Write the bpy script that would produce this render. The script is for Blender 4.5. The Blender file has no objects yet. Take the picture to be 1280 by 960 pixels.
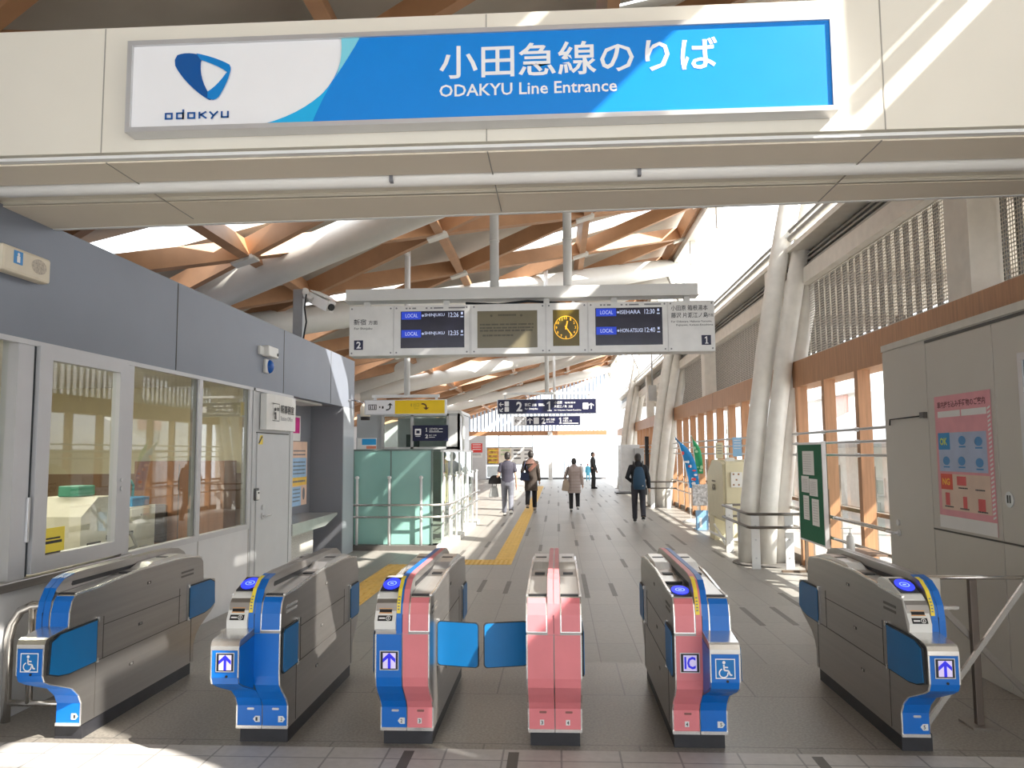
import bpy, bmesh, math, random
from mathutils import Vector, Matrix
random.seed(7)
sc = bpy.context.scene
COL = sc.collection
# ------------------------------------------------------------------ camera, light, exposure
def set_camera():
    yaw, pitch, roll = math.radians(3.3), math.radians(5.0), math.radians(0.4)
    F = Vector((-math.sin(yaw)*math.cos(pitch), math.cos(yaw)*math.cos(pitch), math.sin(pitch)))
    R0 = Vector((math.cos(yaw), math.sin(yaw), 0)); U0 = R0.cross(F)
    R = R0*math.cos(roll) - U0*math.sin(roll); U = R.cross(F)
    cd = bpy.data.cameras.new('camera'); cd.sensor_width = 36; cd.lens = 980/1280*36
    cd.clip_end = 400
    co = bpy.data.objects.new('camera', cd); COL.objects.link(co)
    m = Matrix((R, U, -F)).transposed().to_4x4(); m.translation = (0, 0, 1.70)
    co.matrix_world = m
    sc.camera = co
set_camera()
sc.view_settings.view_transform = 'Standard'
sc.view_settings.look = 'None'
sc.view_settings.gamma = 1
sc.view_settings.use_curve_mapping = False
sc.view_settings.exposure = 0.65
world = bpy.data.worlds.new('world'); sc.world = world; world.use_nodes = True
bgn = world.node_tree.nodes['Background']
bgn.inputs[0].default_value = (0.90, 0.95, 1.0, 1); bgn.inputs[1].default_value = 2.2
SUN_DIR = Vector((-0.62, 0.36, -0.62))
sl = bpy.data.lights.new('sun', 'SUN'); sl.energy = 9.0; sl.angle = 0.009; sl.color = (1, 0.95, 0.86)
so = bpy.data.objects.new('sun', sl); COL.objects.link(so)
so.rotation_euler = SUN_DIR.to_track_quat('-Z', 'Y').to_euler()
def area_lamp(name, loc, sx, sy, power, color=(1, 1, 1), rot=(0, 0, 0)):
    l = bpy.data.lights.new(name, 'AREA'); l.shape = 'RECTANGLE'; l.size = sx; l.size_y = sy
    l.energy = power; l.color = color
    o = bpy.data.objects.new(name, l); COL.objects.link(o); o.location = loc; o.rotation_euler = rot
    return o
# ceiling lights of the station office (real fluorescent panels in its ceiling)
for yy in (5.6, 7.8, 11.3):
    area_lamp('office_light', (-5.0, yy, 2.60), 1.2, 0.3, 28 if yy < 10 else 10, (1, 0.93, 0.76))
# ------------------------------------------------------------------ materials
MATS = {}
def mat(name, col, rough=0.5, metal=0.0, var=0.06, scale=6.0, bump=0.0, emit=0.0, spec=0.5, stretch=None, coat=0.0, alpha=1.0, trans=0.0):
    if name in MATS: return MATS[name]
    m = bpy.data.materials.new(name); m.use_nodes = True
    nt = m.node_tree; b = nt.nodes['Principled BSDF']
    b.inputs['Roughness'].default_value = rough; b.inputs['Metallic'].default_value = metal
    b.inputs['Specular IOR Level'].default_value = spec
    b.inputs['Coat Weight'].default_value = coat
    b.inputs['Alpha'].default_value = alpha
    b.inputs['Transmission Weight'].default_value = trans
    tc = nt.nodes.new('ShaderNodeTexCoord'); mp = nt.nodes.new('ShaderNodeMapping')
    nz = nt.nodes.new('ShaderNodeTexNoise'); nz.inputs['Scale'].default_value = scale; nz.inputs['Detail'].default_value = 4
    if stretch: mp.inputs['Scale'].default_value = stretch
    nt.links.new(tc.outputs['Object'], mp.inputs[0]); nt.links.new(mp.outputs[0], nz.inputs['Vector'])
    rp = nt.nodes.new('ShaderNodeValToRGB')
    rp.color_ramp.elements[0].position = 0.3; rp.color_ramp.elements[1].position = 0.7
    rp.color_ramp.elements[0].color = tuple(max(0, c*(1-var)) for c in col) + (1,)
    rp.color_ramp.elements[1].color = tuple(min(1, c*(1+var)) for c in col) + (1,)
    nt.links.new(nz.outputs['Fac'], rp.inputs[0]); nt.links.new(rp.outputs[0], b.inputs['Base Color'])
    if emit:
        nt.links.new(rp.outputs[0], b.inputs['Emission Color']); b.inputs['Emission Strength'].default_value = emit
    if bump:
        bp = nt.nodes.new('ShaderNodeBump'); bp.inputs['Strength'].default_value = bump; bp.inputs['Distance'].default_value = 0.01
        nt.links.new(nz.outputs['Fac'], bp.inputs['Height']); nt.links.new(bp.outputs[0], b.inputs['Normal'])
    MATS[name] = m
    return m
def glass_mat(name, tint, refl_rough=0.02, ior=1.5, refl=1.0):
    """thin pane: fresnel mix of a mirror reflection over a tinted see-through sheet"""
    if name in MATS: return MATS[name]
    m = bpy.data.materials.new(name); m.use_nodes = True; nt = m.node_tree
    for n in list(nt.nodes):
        if n.type != 'OUTPUT_MATERIAL': nt.nodes.remove(n)
    out = [n for n in nt.nodes if n.type == 'OUTPUT_MATERIAL'][0]
    t = nt.nodes.new('ShaderNodeBsdfTransparent'); t.inputs[0].default_value = tint + (1,)
    g = nt.nodes.new('ShaderNodeBsdfGlossy'); g.inputs['Roughness'].default_value = refl_rough
    g.inputs[0].default_value = (refl, refl, refl, 1)
    f = nt.nodes.new('ShaderNodeFresnel')
    ge = nt.nodes.new('ShaderNodeNewGeometry'); mi = nt.nodes.new('ShaderNodeMix')
    mi.inputs[2].default_value = ior; mi.inputs[3].default_value = 1/ior      # same reflection from both sides of the sheet
    nt.links.new(ge.outputs['Backfacing'], mi.inputs[0]); nt.links.new(mi.outputs[0], f.inputs[0])
    mx = nt.nodes.new('ShaderNodeMixShader')
    nt.links.new(f.outputs[0], mx.inputs[0]); nt.links.new(t.outputs[0], mx.inputs[1]); nt.links.new(g.outputs[0], mx.inputs[2])
    nt.links.new(mx.outputs[0], out.inputs[0]); MATS[name] = m
    return m
steel = mat('brushed steel', (0.37, 0.35, 0.335), 0.33, 0.85, 0.06, 3, stretch=(1, 0.15, 12))
steel_lt = mat('polished steel edge', (0.80, 0.79, 0.77), 0.22, 0.85, 0.03)
steel_top = mat('bright steel tray', (0.66, 0.65, 0.63), 0.28, 0.75, 0.06, 4, stretch=(12, 0.6, 1))
rail_steel = mat('stainless rail', (0.62, 0.59, 0.55), 0.25, 0.9, 0.04)
dark_rail = mat('bronze dark rail', (0.13, 0.115, 0.10), 0.35, 0.6, 0.1)
blue = mat('gate blue', (0.0, 0.145, 0.56), 0.38, 0, 0.04)
flap_blue = mat('flap blue', (0.0, 0.155, 0.42), 0.42, 0, 0.05)
pink = mat('gate pink', (0.74, 0.22, 0.245), 0.42, 0, 0.04)
black = mat('black plastic', (0.012, 0.012, 0.014), 0.45, 0, 0.2)
rubber = mat('black rubber edge', (0.02, 0.025, 0.03), 0.6, 0, 0.2)
plinth_m = mat('dark plinth', (0.025, 0.025, 0.03), 0.5, 0, 0.2)
white = mat('white paint', (0.80, 0.80, 0.79), 0.45, 0, 0.02)
white_pl = mat('white plastic', (0.78, 0.77, 0.74), 0.35, 0, 0.02)
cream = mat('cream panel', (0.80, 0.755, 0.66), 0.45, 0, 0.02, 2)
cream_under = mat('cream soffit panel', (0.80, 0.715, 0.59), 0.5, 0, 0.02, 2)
strip_white = mat('white strip cover', (0.90, 0.88, 0.84), 0.35, 0, 0.02)
fascia_m = mat('blue grey fascia panel', (0.205, 0.225, 0.272), 0.42, 0.15, 0.03, 2)
niche_m = mat('grey niche lining', (0.235, 0.24, 0.265), 0.5, 0.1, 0.03, 2)
frame_m = mat('silver window frame', (0.55, 0.55, 0.57), 0.4, 0.35, 0.02)
offwall = mat('white grey wall panel', (0.64, 0.64, 0.65), 0.45, 0, 0.02)
door_m = mat('grey steel door', (0.56, 0.565, 0.575), 0.45, 0, 0.02)
groove_m = mat('panel joint', (0.10, 0.095, 0.085), 0.7, 0, 0.1)
lt_groove = mat('pale panel joint', (0.36, 0.34, 0.30), 0.7, 0, 0.05)
locker_m = mat('beige locker panel', (0.56, 0.53, 0.475), 0.5, 0, 0.02, 2)
wood = mat('laminated timber', (0.46, 0.245, 0.125), 0.5, 0, 0.10, 3)
wood_post = mat('larch timber', (0.46, 0.235, 0.118), 0.5, 0, 0.16, 4, stretch=(8, 8, 0.6))
tube_m = mat('white steel tube', (0.74, 0.72, 0.67), 0.35, 0, 0.02)
deck_m = mat('grey roof deck', (0.50, 0.475, 0.42), 0.6, 0, 0.08, 1.5)
navy = mat('navy sign', (0.012, 0.014, 0.055), 0.35, 0, 0.05)
sign_white = mat('sign white', (0.86, 0.86, 0.88), 0.4, 0, 0.01)
sign_blue = mat('sign blue', (0.0, 0.235, 0.74), 0.35, 0, 0.02)
sign_cyan = mat('sign cyan', (0.01, 0.44, 0.83), 0.35, 0, 0.02)
sign_aqua = mat('sign aqua', (0.22, 0.66, 0.80), 0.35, 0, 0.02)
logo_blue = mat('logo deep blue', (0.0, 0.085, 0.33), 0.35, 0, 0.03)
logo_mid = mat('logo mid blue', (0.0, 0.22, 0.62), 0.35, 0, 0.03)
ink = mat('black ink', (0.02, 0.02, 0.025), 0.5, 0, 0.1)
grey_ink = mat('grey ink', (0.22, 0.22, 0.24), 0.5, 0, 0.1)
alum = mat('aluminium', (0.62, 0.62, 0.63), 0.35, 0.6, 0.02)
yellow = mat('sign yellow', (0.95, 0.64, 0.0), 0.4, 0, 0.02)
tactile_m = mat('yellow tactile tile', (0.72, 0.45, 0.10), 0.6, 0, 0.10, 8)
green_glass = mat('frosted green glass', (0.29, 0.53, 0.47), 0.22, 0, 0.03, 2, coat=0.3)
slab_dark = mat('dark stone base', (0.12, 0.11, 0.10), 0.6, 0, 0.1)
glass = glass_mat('clear pane', (0.90, 0.94, 0.91), ior=1.85)
glass_out = glass_mat('outer pane', (0.96, 0.98, 0.98))
tint_glass = glass_mat('green tinted pane', (0.72, 0.84, 0.78))
screen_dark = mat('dark led screen', (0.018, 0.017, 0.035), 0.25, 0, 0.2, emit=0.15)
led_white = mat('led lettering', (0.50, 0.56, 0.78), 0.4, emit=0.3)
led_blue = mat('led blue', (0.01, 0.05, 0.58), 0.4, emit=0.3)
led_amber = mat('led amber', (1.0, 0.50, 0.03), 0.4, emit=0.7)
reader_blue = mat('reader glow', (0.03, 0.05, 0.85), 0.2, emit=0.75)
reader_lt = mat('reader ring', (0.25, 0.40, 1.0), 0.2, emit=0.8)
arrow_blue = mat('arrow blue', (0.02, 0.02, 0.62), 0.3, emit=0.35)
arrow_bg = mat('arrow panel pale', (0.62, 0.55, 0.80), 0.3, emit=0.25)
paper = mat('white paper', (0.80, 0.79, 0.77), 0.7, 0, 0.02)
label_yellow = mat('yellow label', (0.90, 0.70, 0.06), 0.5, 0, 0.03)
skin_m = mat('skin', (0.62, 0.40, 0.30), 0.55, 0, 0.05)
hair_m = mat('black hair', (0.018, 0.014, 0.012), 0.5, 0, 0.3, 30)
# ------------------------------------------------------------------ mesh helpers
class MB:
    def __init__(s): s.bm = bmesh.new()
    def face(s, pts):
        try: return s.bm.faces.new([s.bm.verts.new(p) for p in pts])
        except ValueError: return None
    def box(s, x0, x1, y0, y1, z0, z1, bevel=0.0, seg=2):
        r = bmesh.ops.create_cube(s.bm, size=1)
        for v in r['verts']:
            v.co = Vector(((x0+x1)/2 + v.co.x*(x1-x0), (y0+y1)/2 + v.co.y*(y1-y0), (z0+z1)/2 + v.co.z*(z1-z0)))
        if bevel:
            es = list({e for v in r['verts'] for e in v.link_edges})
            bmesh.ops.bevel(s.bm, geom=es, offset=bevel, segments=seg, profile=0.5, affect='EDGES')
        return s
    def obox(s, a, b, w, h, up=Vector((0, 0, 1))):
        """bar from a to b, w wide (sideways) and h deep (along up)"""
        a, b = Vector(a), Vector(b); d = (b-a).normalized(); sd = d.cross(up).normalized(); u = sd.cross(d)
        c = [[p + sd*(i*w/2) + u*(j*h/2) for i, j in ((-1, -1), (1, -1), (1, 1), (-1, 1))] for p in (a, b)]
        vs = [[s.bm.verts.new(q) for q in r] for r in c]
        for k in range(4): s.bm.faces.new((vs[0][k], vs[0][(k+1) % 4], vs[1][(k+1) % 4], vs[1][k]))
        s.bm.faces.new(vs[0][::-1]); s.bm.faces.new(vs[1])
        return s
    def tube(s, pts, r, n=10, caps=True, flat=1.0):
        pts = [Vector(p) for p in pts]; rs = r if isinstance(r, (list, tuple)) else [r]*len(pts)
        t0 = (pts[1]-pts[0]).normalized()
        ref = Vector((0, 0, 1)) if abs(t0.z) < 0.9 else Vector((1, 0, 0))
        u = t0.cross(ref).normalized(); rings = []
        for i, p in enumerate(pts):
            if i == 0: t = t0
            elif i == len(pts)-1: t = (pts[i]-pts[i-1]).normalized()
            else: t = ((pts[i]-pts[i-1]).normalized() + (pts[i+1]-pts[i]).normalized()).normalized()
            u = (u - t*u.dot(t)).normalized(); w = t.cross(u)
            rings.append([s.bm.verts.new(p + (u*math.cos(a) + w*math.sin(a)*flat)*rs[i]) for a in (2*math.pi*k/n for k in range(n))])
        for A, B in zip(rings, rings[1:]):
            for k in range(n):
                f = s.bm.faces.new((A[k], A[(k+1) % n], B[(k+1) % n], B[k])); f.smooth = True
        if caps:
            s.bm.faces.new(rings[0][::-1]); s.bm.faces.new(rings[-1])
        return s
    def prism(s, poly, f0, f1):
        """poly: list of 2D points; f0/f1 map a 2D point to the two end faces"""
        A = [s.bm.verts.new(f0(*p)) for p in poly]; B = [s.bm.verts.new(f1(*p)) for p in poly]
        n = len(poly)
        s.bm.faces.new(A[::-1]); s.bm.faces.new(B)
        for k in range(n): s.bm.faces.new((A[k], A[(k+1) % n], B[(k+1) % n], B[k]))
        return s
    def px(s, poly, x0, x1): return s.prism(poly, lambda y, z: (x0, y, z), lambda y, z: (x1, y, z))
    def py(s, poly, y0, y1): return s.prism(poly, lambda x, z: (x, y0, z), lambda x, z: (x, y1, z))
    def pz(s, poly, z0, z1): return s.prism(poly, lambda x, y: (x, y, z0), lambda x, y: (x, y, z1))
    def ribbon(s, path, x0, x1, t):
        """strip that follows an open (y,z) path between x0 and x1, t thick outwards to the left of the path"""
        n = len(path); off = []
        for i in range(n):
            a = Vector(path[max(0, i-1)]); b = Vector(path[min(n-1, i+1)]); d = (b-a).normalized()
            off.append((path[i][0]-d.y*t, path[i][1]+d.x*t))
        for i in range(n-1):
            q = [path[i], path[i+1], off[i+1], off[i]]
            s.px(q, x0, x1)
        return s
    def lathe(s, prof, c=(0, 0, 0), n=16):
        c = Vector(c); rings = []
        for r, z in prof:
            rings.append([s.bm.verts.new(c + Vector((max(r, 1e-4)*math.cos(2*math.pi*k/n), max(r, 1e-4)*math.sin(2*math.pi*k/n), z))) for k in range(n)])
        for A, B in zip(rings, rings[1:]):
            for k in range(n):
                f = s.bm.faces.new((A[k], A[(k+1) % n], B[(k+1) % n], B[k])); f.smooth = True
        s.bm.faces.new(rings[0][::-1]); s.bm.faces.new(rings[-1])
        return s
    def ball(s, c, rx, ry, rz, u=14, v=10):
        r = bmesh.ops.create_uvsphere(s.bm, u_segments=u, v_segments=v, radius=1)
        for q in r['verts']:
            q.co = Vector((c[0]+q.co.x*rx, c[1]+q.co.y*ry, c[2]+q.co.z*rz))
            for f in q.link_faces: f.smooth = True
        return s
    def build(s, name, m, parent=None, smooth=False, kind=None, label=None):
        bmesh.ops.recalc_face_normals(s.bm, faces=s.bm.faces)
        me = bpy.data.meshes.new(name); s.bm.to_mesh(me); s.bm.free()
        if smooth:
            for p in me.polygons: p.use_smooth = True
        me.materials.append(m)
        o = bpy.data.objects.new(name, me); COL.objects.link(o)
        if parent is not None:
            o.parent = parent
            o.matrix_parent_inverse = BASE.get(parent.name, Matrix.Identity(4)).inverted()
            BASE[o.name] = BASE.get(parent.name, Matrix.Identity(4)) if parent.type == 'EMPTY' else BASE.get(parent.name, Matrix.Identity(4))
            if parent.type != 'EMPTY': o.matrix_parent_inverse = Matrix.Identity(4)
        if kind: o['kind'] = kind
        if label: o['label'] = label
        return o
BASE = {}
def thing(name, label, cat, loc=(0, 0, 0), group=None, kind=None):
    o = bpy.data.objects.new(name, None); COL.objects.link(o); o.location = loc; o.empty_display_size = 0.1
    BASE[o.name] = Matrix.Translation(loc)
    if label: o['label'] = label
    if cat: o['category'] = cat
    if group: o['group'] = group
    if kind: o['kind'] = kind
    return o
def tag(o, label, cat, group=None, kind=None):
    o['label'] = label; o['category'] = cat
    if group: o['group'] = group
    if kind: o['kind'] = kind
    return o
def struct(name, mb, m, label=None, parent=None):
    o = mb.build(name, m, parent, kind='structure')
    if label: o['label'] = label; o['category'] = name.split('_')[0]
    return o
# text: glyph outlines of Blender's own font as flat meshes
TXT = {}
def glyphs(s, bold):
    k = (s, bold)
    if k not in TXT:
        cu = bpy.data.curves.new('lettering', 'FONT'); cu.body = s; cu.size = 1; cu.resolution_u = 2; cu.offset = bold
        o = bpy.data.objects.new('lettering', cu); COL.objects.link(o)
        dg = bpy.context.evaluated_depsgraph_get(); dg.update()
        e = o.evaluated_get(dg); me = e.to_mesh()
        vs = [tuple(v.co) for v in me.vertices]; fs = [tuple(p.vertices) for p in me.polygons]
        e.to_mesh_clear(); bpy.data.objects.remove(o); bpy.data.curves.remove(cu)
        x = [v[0] for v in vs] or [0, 1]; y = [v[1] for v in vs] or [0, 1]
        TXT[k] = (vs, fs, min(x), max(x), min(y), max(y))
    return TXT[k]
class Face:
    """a flat sign face: origin at its lower left corner seen from the front, R to the right, U up"""
    def __init__(s, O, R, U): s.O, s.R, s.U = Vector(O), Vector(R).normalized(), Vector(U).normalized(); s.N = s.R.cross(s.U)
    def p(s, x, y, d=0.0): return s.O + s.R*x + s.U*y + s.N*d
def ptext(mb, fc, s, x, y, w, h, d=0.003, bold=0.0, center=False):
    vs, fs, x0, x1, y0, y1 = glyphs(s, bold)
    if w is None: w = h*(x1-x0)/max(1e-6, y1-y0)
    if center: x = x - w/2
    kx, ky = w/max(1e-6, x1-x0), h/max(1e-6, y1-y0)
    V = [mb.bm.verts.new(fc.p(x+(v[0]-x0)*kx, y+(v[1]-y0)*ky, d)) for v in vs]
    for f in fs:
        try: mb.bm.faces.new([V[i] for i in f])
        except ValueError: pass
def ppoly(mb, fc, pts, d=0.002, t=0.0):
    if t: mb.prism(pts, lambda x, y: fc.p(x, y, d), lambda x, y: fc.p(x, y, d+t))
    else: mb.face([fc.p(x, y, d) for x, y in pts])
def prect(mb, fc, x, y, w, h, d=0.002, t=0.0): ppoly(mb, fc, [(x, y), (x+w, y), (x+w, y+h), (x, y+h)], d, t)
def pround(mb, fc, x, y, w, h, r, d=0.002, t=0.0, n=4):
    pts = []
    for cx, cy, a0 in ((x+w-r, y+r, -90), (x+w-r, y+h-r, 0), (x+r, y+h-r, 90), (x+r, y+r, 180)):
        for k in range(n+1):
            a = math.radians(a0+90*k/n); pts.append((cx+r*math.cos(a), cy+r*math.sin(a)))
    ppoly(mb, fc, pts, d, t)
def pdisc(mb, fc, x, y, rx, ry=None, d=0.002, t=0.0, n=24):
    ry = ry or rx
    ppoly(mb, fc, [(x+rx*math.cos(2*math.pi*k/n), y+ry*math.sin(2*math.pi*k/n)) for k in range(n)], d, t)
def pring(mb, fc, x, y, r0, r1, d=0.002, a0=0, a1=360, n=28):
    for k in range(n):
        a, b = math.radians(a0+(a1-a0)*k/n), math.radians(a0+(a1-a0)*(k+1)/n)
        ppoly(mb, fc, [(x+r0*math.cos(a), y+r0*math.sin(a)), (x+r1*math.cos(a), y+r1*math.sin(a)), (x+r1*math.cos(b), y+r1*math.sin(b)), (x+r0*math.cos(b), y+r0*math.sin(b))], d)
def pline(mb, fc, pts, w, d=0.002):
    for (xa, ya), (xb, yb) in zip(pts, pts[1:]):
        L = math.hypot(xb-xa, yb-ya) or 1; nx, ny = -(yb-ya)/L*w/2, (xb-xa)/L*w/2
        ppoly(mb, fc, [(xa-nx, ya-ny), (xb-nx, yb-ny), (xb+nx, yb+ny), (xa+nx, ya+ny)], d)
def pone(mb, fc, x, y, h, d=0.003):
    """numeral one with its flag and foot, h tall, about 0.45 h wide"""
    ppoly(mb, fc, [(x+.20*h, y), (x+.36*h, y), (x+.36*h, y+h), (x+.24*h, y+h), (x+.20*h, y+.92*h)], d)
    ppoly(mb, fc, [(x+.24*h, y+h), (x+.02*h, y+.84*h), (x+.02*h, y+.70*h), (x+.22*h, y+.80*h)], d)
    ppoly(mb, fc, [(x+.06*h, y), (x+.50*h, y), (x+.50*h, y+.10*h), (x+.06*h, y+.10*h)], d+.0003)
def pframe(mb, fc, x, y, w, h, t, d=0.002, th=0.0):
    prect(mb, fc, x, y, w, t, d, th); prect(mb, fc, x, y+h-t, w, t, d, th)
    prect(mb, fc, x, y+t, t, h-2*t, d, th); prect(mb, fc, x+w-t, y+t, t, h-2*t, d, th)
def parrow(mb, fc, x, y, s, ang=90, d=0.003):
    """arrow of size s centred at x,y that points along ang"""
    a = math.radians(ang); ca, sa = math.cos(a), math.sin(a)
    q = lambda u, v: (x+(u*ca-v*sa)*s, y+(u*sa+v*ca)*s)
    ppoly(mb, fc, [q(-.5, -.1), q(.25, -.1), q(.25, .1), q(-.5, .1)], d)
    for sg in (1, -1): ppoly(mb, fc, [q(.5, 0), q(.5-.14, -.02*sg), q(-.02, .42*sg), q(.16, .46*sg)] , d)
def plines(mb, fc, x, y, w, n, dy, h, d=0.003, rnd=None):
    """rows of dashes where the photograph's print is too small to read"""
    rnd = rnd or random
    for k in range(n):
        xx = x
        while xx < x+w*0.97:
            l = min(rnd.uniform(0.03, 0.16)*w, x+w-xx); prect(mb, fc, xx, y-k*dy, l*0.85, h, d); xx += l
# ------------------------------------------------------------------ floor
def floor_mat(name, c0, c1, mortar, bw, bh, msize, rough, off=0.5, sp=22, var=0.10):
    m = bpy.data.materials.new(name); m.use_nodes = True; nt = m.node_tree; b = nt.nodes['Principled BSDF']
    tc = nt.nodes.new('ShaderNodeTexCoord'); br = nt.nodes.new('ShaderNodeTexBrick')
    br.offset = off; br.inputs['Scale'].default_value = 1; br.inputs['Mortar Size'].default_value = msize
    br.inputs['Brick Width'].default_value = bw; br.inputs['Row Height'].default_value = bh
    br.inputs['Color1'].default_value = c0+(1,); br.inputs['Color2'].default_value = c1+(1,); br.inputs['Mortar'].default_value = mortar+(1,)
    nt.links.new(tc.outputs['Object'], br.inputs['Vector'])
    nz = nt.nodes.new('ShaderNodeTexNoise'); nz.inputs['Scale'].default_value = sp; nz.inputs['Detail'].default_value = 6
    nt.links.new(tc.outputs['Object'], nz.inputs['Vector'])
    rp = nt.nodes.new('ShaderNodeValToRGB'); rp.color_ramp.elements[0].position = 0.35; rp.color_ramp.elements[1].position = 0.65
    rp.color_ramp.elements[0].color = (1-var,)*3+(1,); rp.color_ramp.elements[1].color = (1, 1, 1, 1)
    nt.links.new(nz.outputs['Fac'], rp.inputs[0])
    mx = nt.nodes.new('ShaderNodeMixRGB'); mx.blend_type = 'MULTIPLY'; mx.inputs[0].default_value = 1
    nt.links.new(br.outputs['Color'], mx.inputs[1]); nt.links.new(rp.outputs[0], mx.inputs[2])
    nt.links.new(mx.outputs[0], b.inputs['Base Color']); b.inputs['Roughness'].default_value = rough
    MATS[name] = m; return m
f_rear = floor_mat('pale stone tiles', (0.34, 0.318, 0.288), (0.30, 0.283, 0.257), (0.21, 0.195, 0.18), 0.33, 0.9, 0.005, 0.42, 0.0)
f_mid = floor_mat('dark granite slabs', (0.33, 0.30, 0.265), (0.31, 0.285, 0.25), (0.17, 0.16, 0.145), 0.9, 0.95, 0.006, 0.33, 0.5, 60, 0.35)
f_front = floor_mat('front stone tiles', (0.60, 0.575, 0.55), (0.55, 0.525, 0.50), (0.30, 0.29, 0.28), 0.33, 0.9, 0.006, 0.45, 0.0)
inlay_m = mat('dark stone inlay', (0.135, 0.125, 0.112), 0.5, 0, 0.1)
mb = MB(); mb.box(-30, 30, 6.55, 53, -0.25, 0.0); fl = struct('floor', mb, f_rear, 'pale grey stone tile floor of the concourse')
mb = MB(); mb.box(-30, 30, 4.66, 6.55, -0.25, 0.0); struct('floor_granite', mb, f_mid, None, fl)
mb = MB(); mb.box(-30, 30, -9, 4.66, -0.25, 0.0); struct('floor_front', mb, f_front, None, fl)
mb = MB(); rr = random.Random(3)
for k in range(-5, 10):
    x = 0.33*k; y = 6.9 + rr.uniform(0, 3.0)
    while y < 40:
        L = rr.choice((0.9, 0.9, 1.8))
        if -2.0 < x < 2.7 or y > 20:
            mb.box(x-0.03, x+0.03, y, y+L, -0.01, 0.0012)
        y += L + rr.uniform(2.0, 7.0)
for x in (-0.87, -0.27, 1.42): mb.box(x-0.03, x+0.03, 3.4, 4.62, -0.01, 0.0012)
struct('floor_inlay', mb, inlay_m, None, fl)
# low ledge across the far end, beyond the floor
# ------------------------------------------------------------------ soffit beam with the entrance sign
SO = []
mb = MB()
prof = [(4.05, 3.36), (4.05, 4.075), (5.15, 4.08), (5.15, 3.33), (4.80, 3.33), (4.80, 3.36), (4.42, 3.36), (4.42, 3.33), (4.10, 3.33), (4.09, 3.36)]
skew = lambda x, y: y + (0.06-0.036*x if y > 5 else 0)
mb.prism(prof, lambda y, z: (-9, skew(-9, y), z), lambda y, z: (7, skew(7, y), z))
bulk = struct('trim_1', mb, cream, 'cream clad beam across the hall that carries the blue entrance sign')
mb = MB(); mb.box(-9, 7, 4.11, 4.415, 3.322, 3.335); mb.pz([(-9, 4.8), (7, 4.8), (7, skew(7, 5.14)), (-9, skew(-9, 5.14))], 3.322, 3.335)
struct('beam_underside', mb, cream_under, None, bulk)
mb = MB(); mb.tube([(-9, 4.50, 3.338), (7, 4.50, 3.338)], 0.058, 12); mb.box(-9, 7, 4.44, 4.56, 3.345, 3.40)
struct('beam_light_strip', mb, strip_white, None, bulk)
mb = MB(); mb.box(-9, 7, 4.062, 4.10, 3.330, 3.347); mb.pz([(-9, skew(-9, 5.12)), (7, skew(7, 5.12)), (7, skew(7, 5.152)), (-9, skew(-9, 5.152))], 3.318, 3.345)
struct('beam_edge_lip', mb, white, None, bulk)
mb = MB()
for x in (-2.49, -0.36, 1.72, 3.6, -4.6): mb.box(x-0.003, x+0.003, 4.047, 4.052, 3.36, 4.07); mb.box(x-0.003, x+0.003, 4.10, 5.15, 3.319, 3.324)
struct('beam_joint', mb, lt_groove, None, bulk)
mb = MB()
for x in (-1.0, 0.45): mb.box(x-0.03, x+0.03, 4.44, 4.445, 3.335, 3.36); mb.box(x+0.03, x+0.05, 4.43, 4.47, 3.29, 3.33)
struct('beam_clip', mb, grey_ink, None, bulk)
# ------------------------------------------------------------------ roof: timber lattice, steel tubes, deck strips
roofz = lambda x: 5.9 + 0.32*x
roof = thing('ceiling', 'sloping timber lattice roof with white steel tubes and pale deck', 'ceiling', (0, 12, 0), kind='structure')
N = lambda i, j: Vector((-1.88+2.42*i, 12.2+1.75*i+2.72*j, roofz(-1.88+2.42*i)))
bars = []
for i in range(-3, 3):
    for j in range(-9, 19):
        a = N(i, j)
        for b in ([N(i, j+1)] + ([N(i+1, j), N(i+1, j-1)] if i < 2 else [])):
            m_ = (a+b)/2
            if -5 < m_.y < 52: bars.append((a, b))
def bar_key(ab):
    m_ = (ab[0]+ab[1])/2
    return (m_ - Vector((-1, 8, 2))).length + (30 if m_.y < 3 else 0)
bars.sort(key=bar_key)
rest = MB()
RUP = Vector((-0.32, 0, 1)).normalized()
def add_bar(mb, a, b):
    d = (b-a).normalized(); mb.obox(a+d*0.06, b-d*0.06, 0.13, 0.27, RUP)
for k, (a, b) in enumerate(bars):
    if k < 95:
        mb = MB(); add_bar(mb, a, b); mb.build('timber_beam', wood, roof, kind='structure')
    else: add_bar(rest, a, b)
rest.build('timber_beam_field', wood, roof, kind='stuff')
mb = MB()
for i in range(-3, 3):
    for j in range(-4, 12):
        n_ = N(i, j)
        mb.obox(n_+Vector((-0.16, 0, -0.20)), n_+Vector((0.16, 0, -0.10)), 0.22, 0.06, RUP)
mb.build('beam_node_plate', tube_m, roof, kind='structure')
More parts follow.
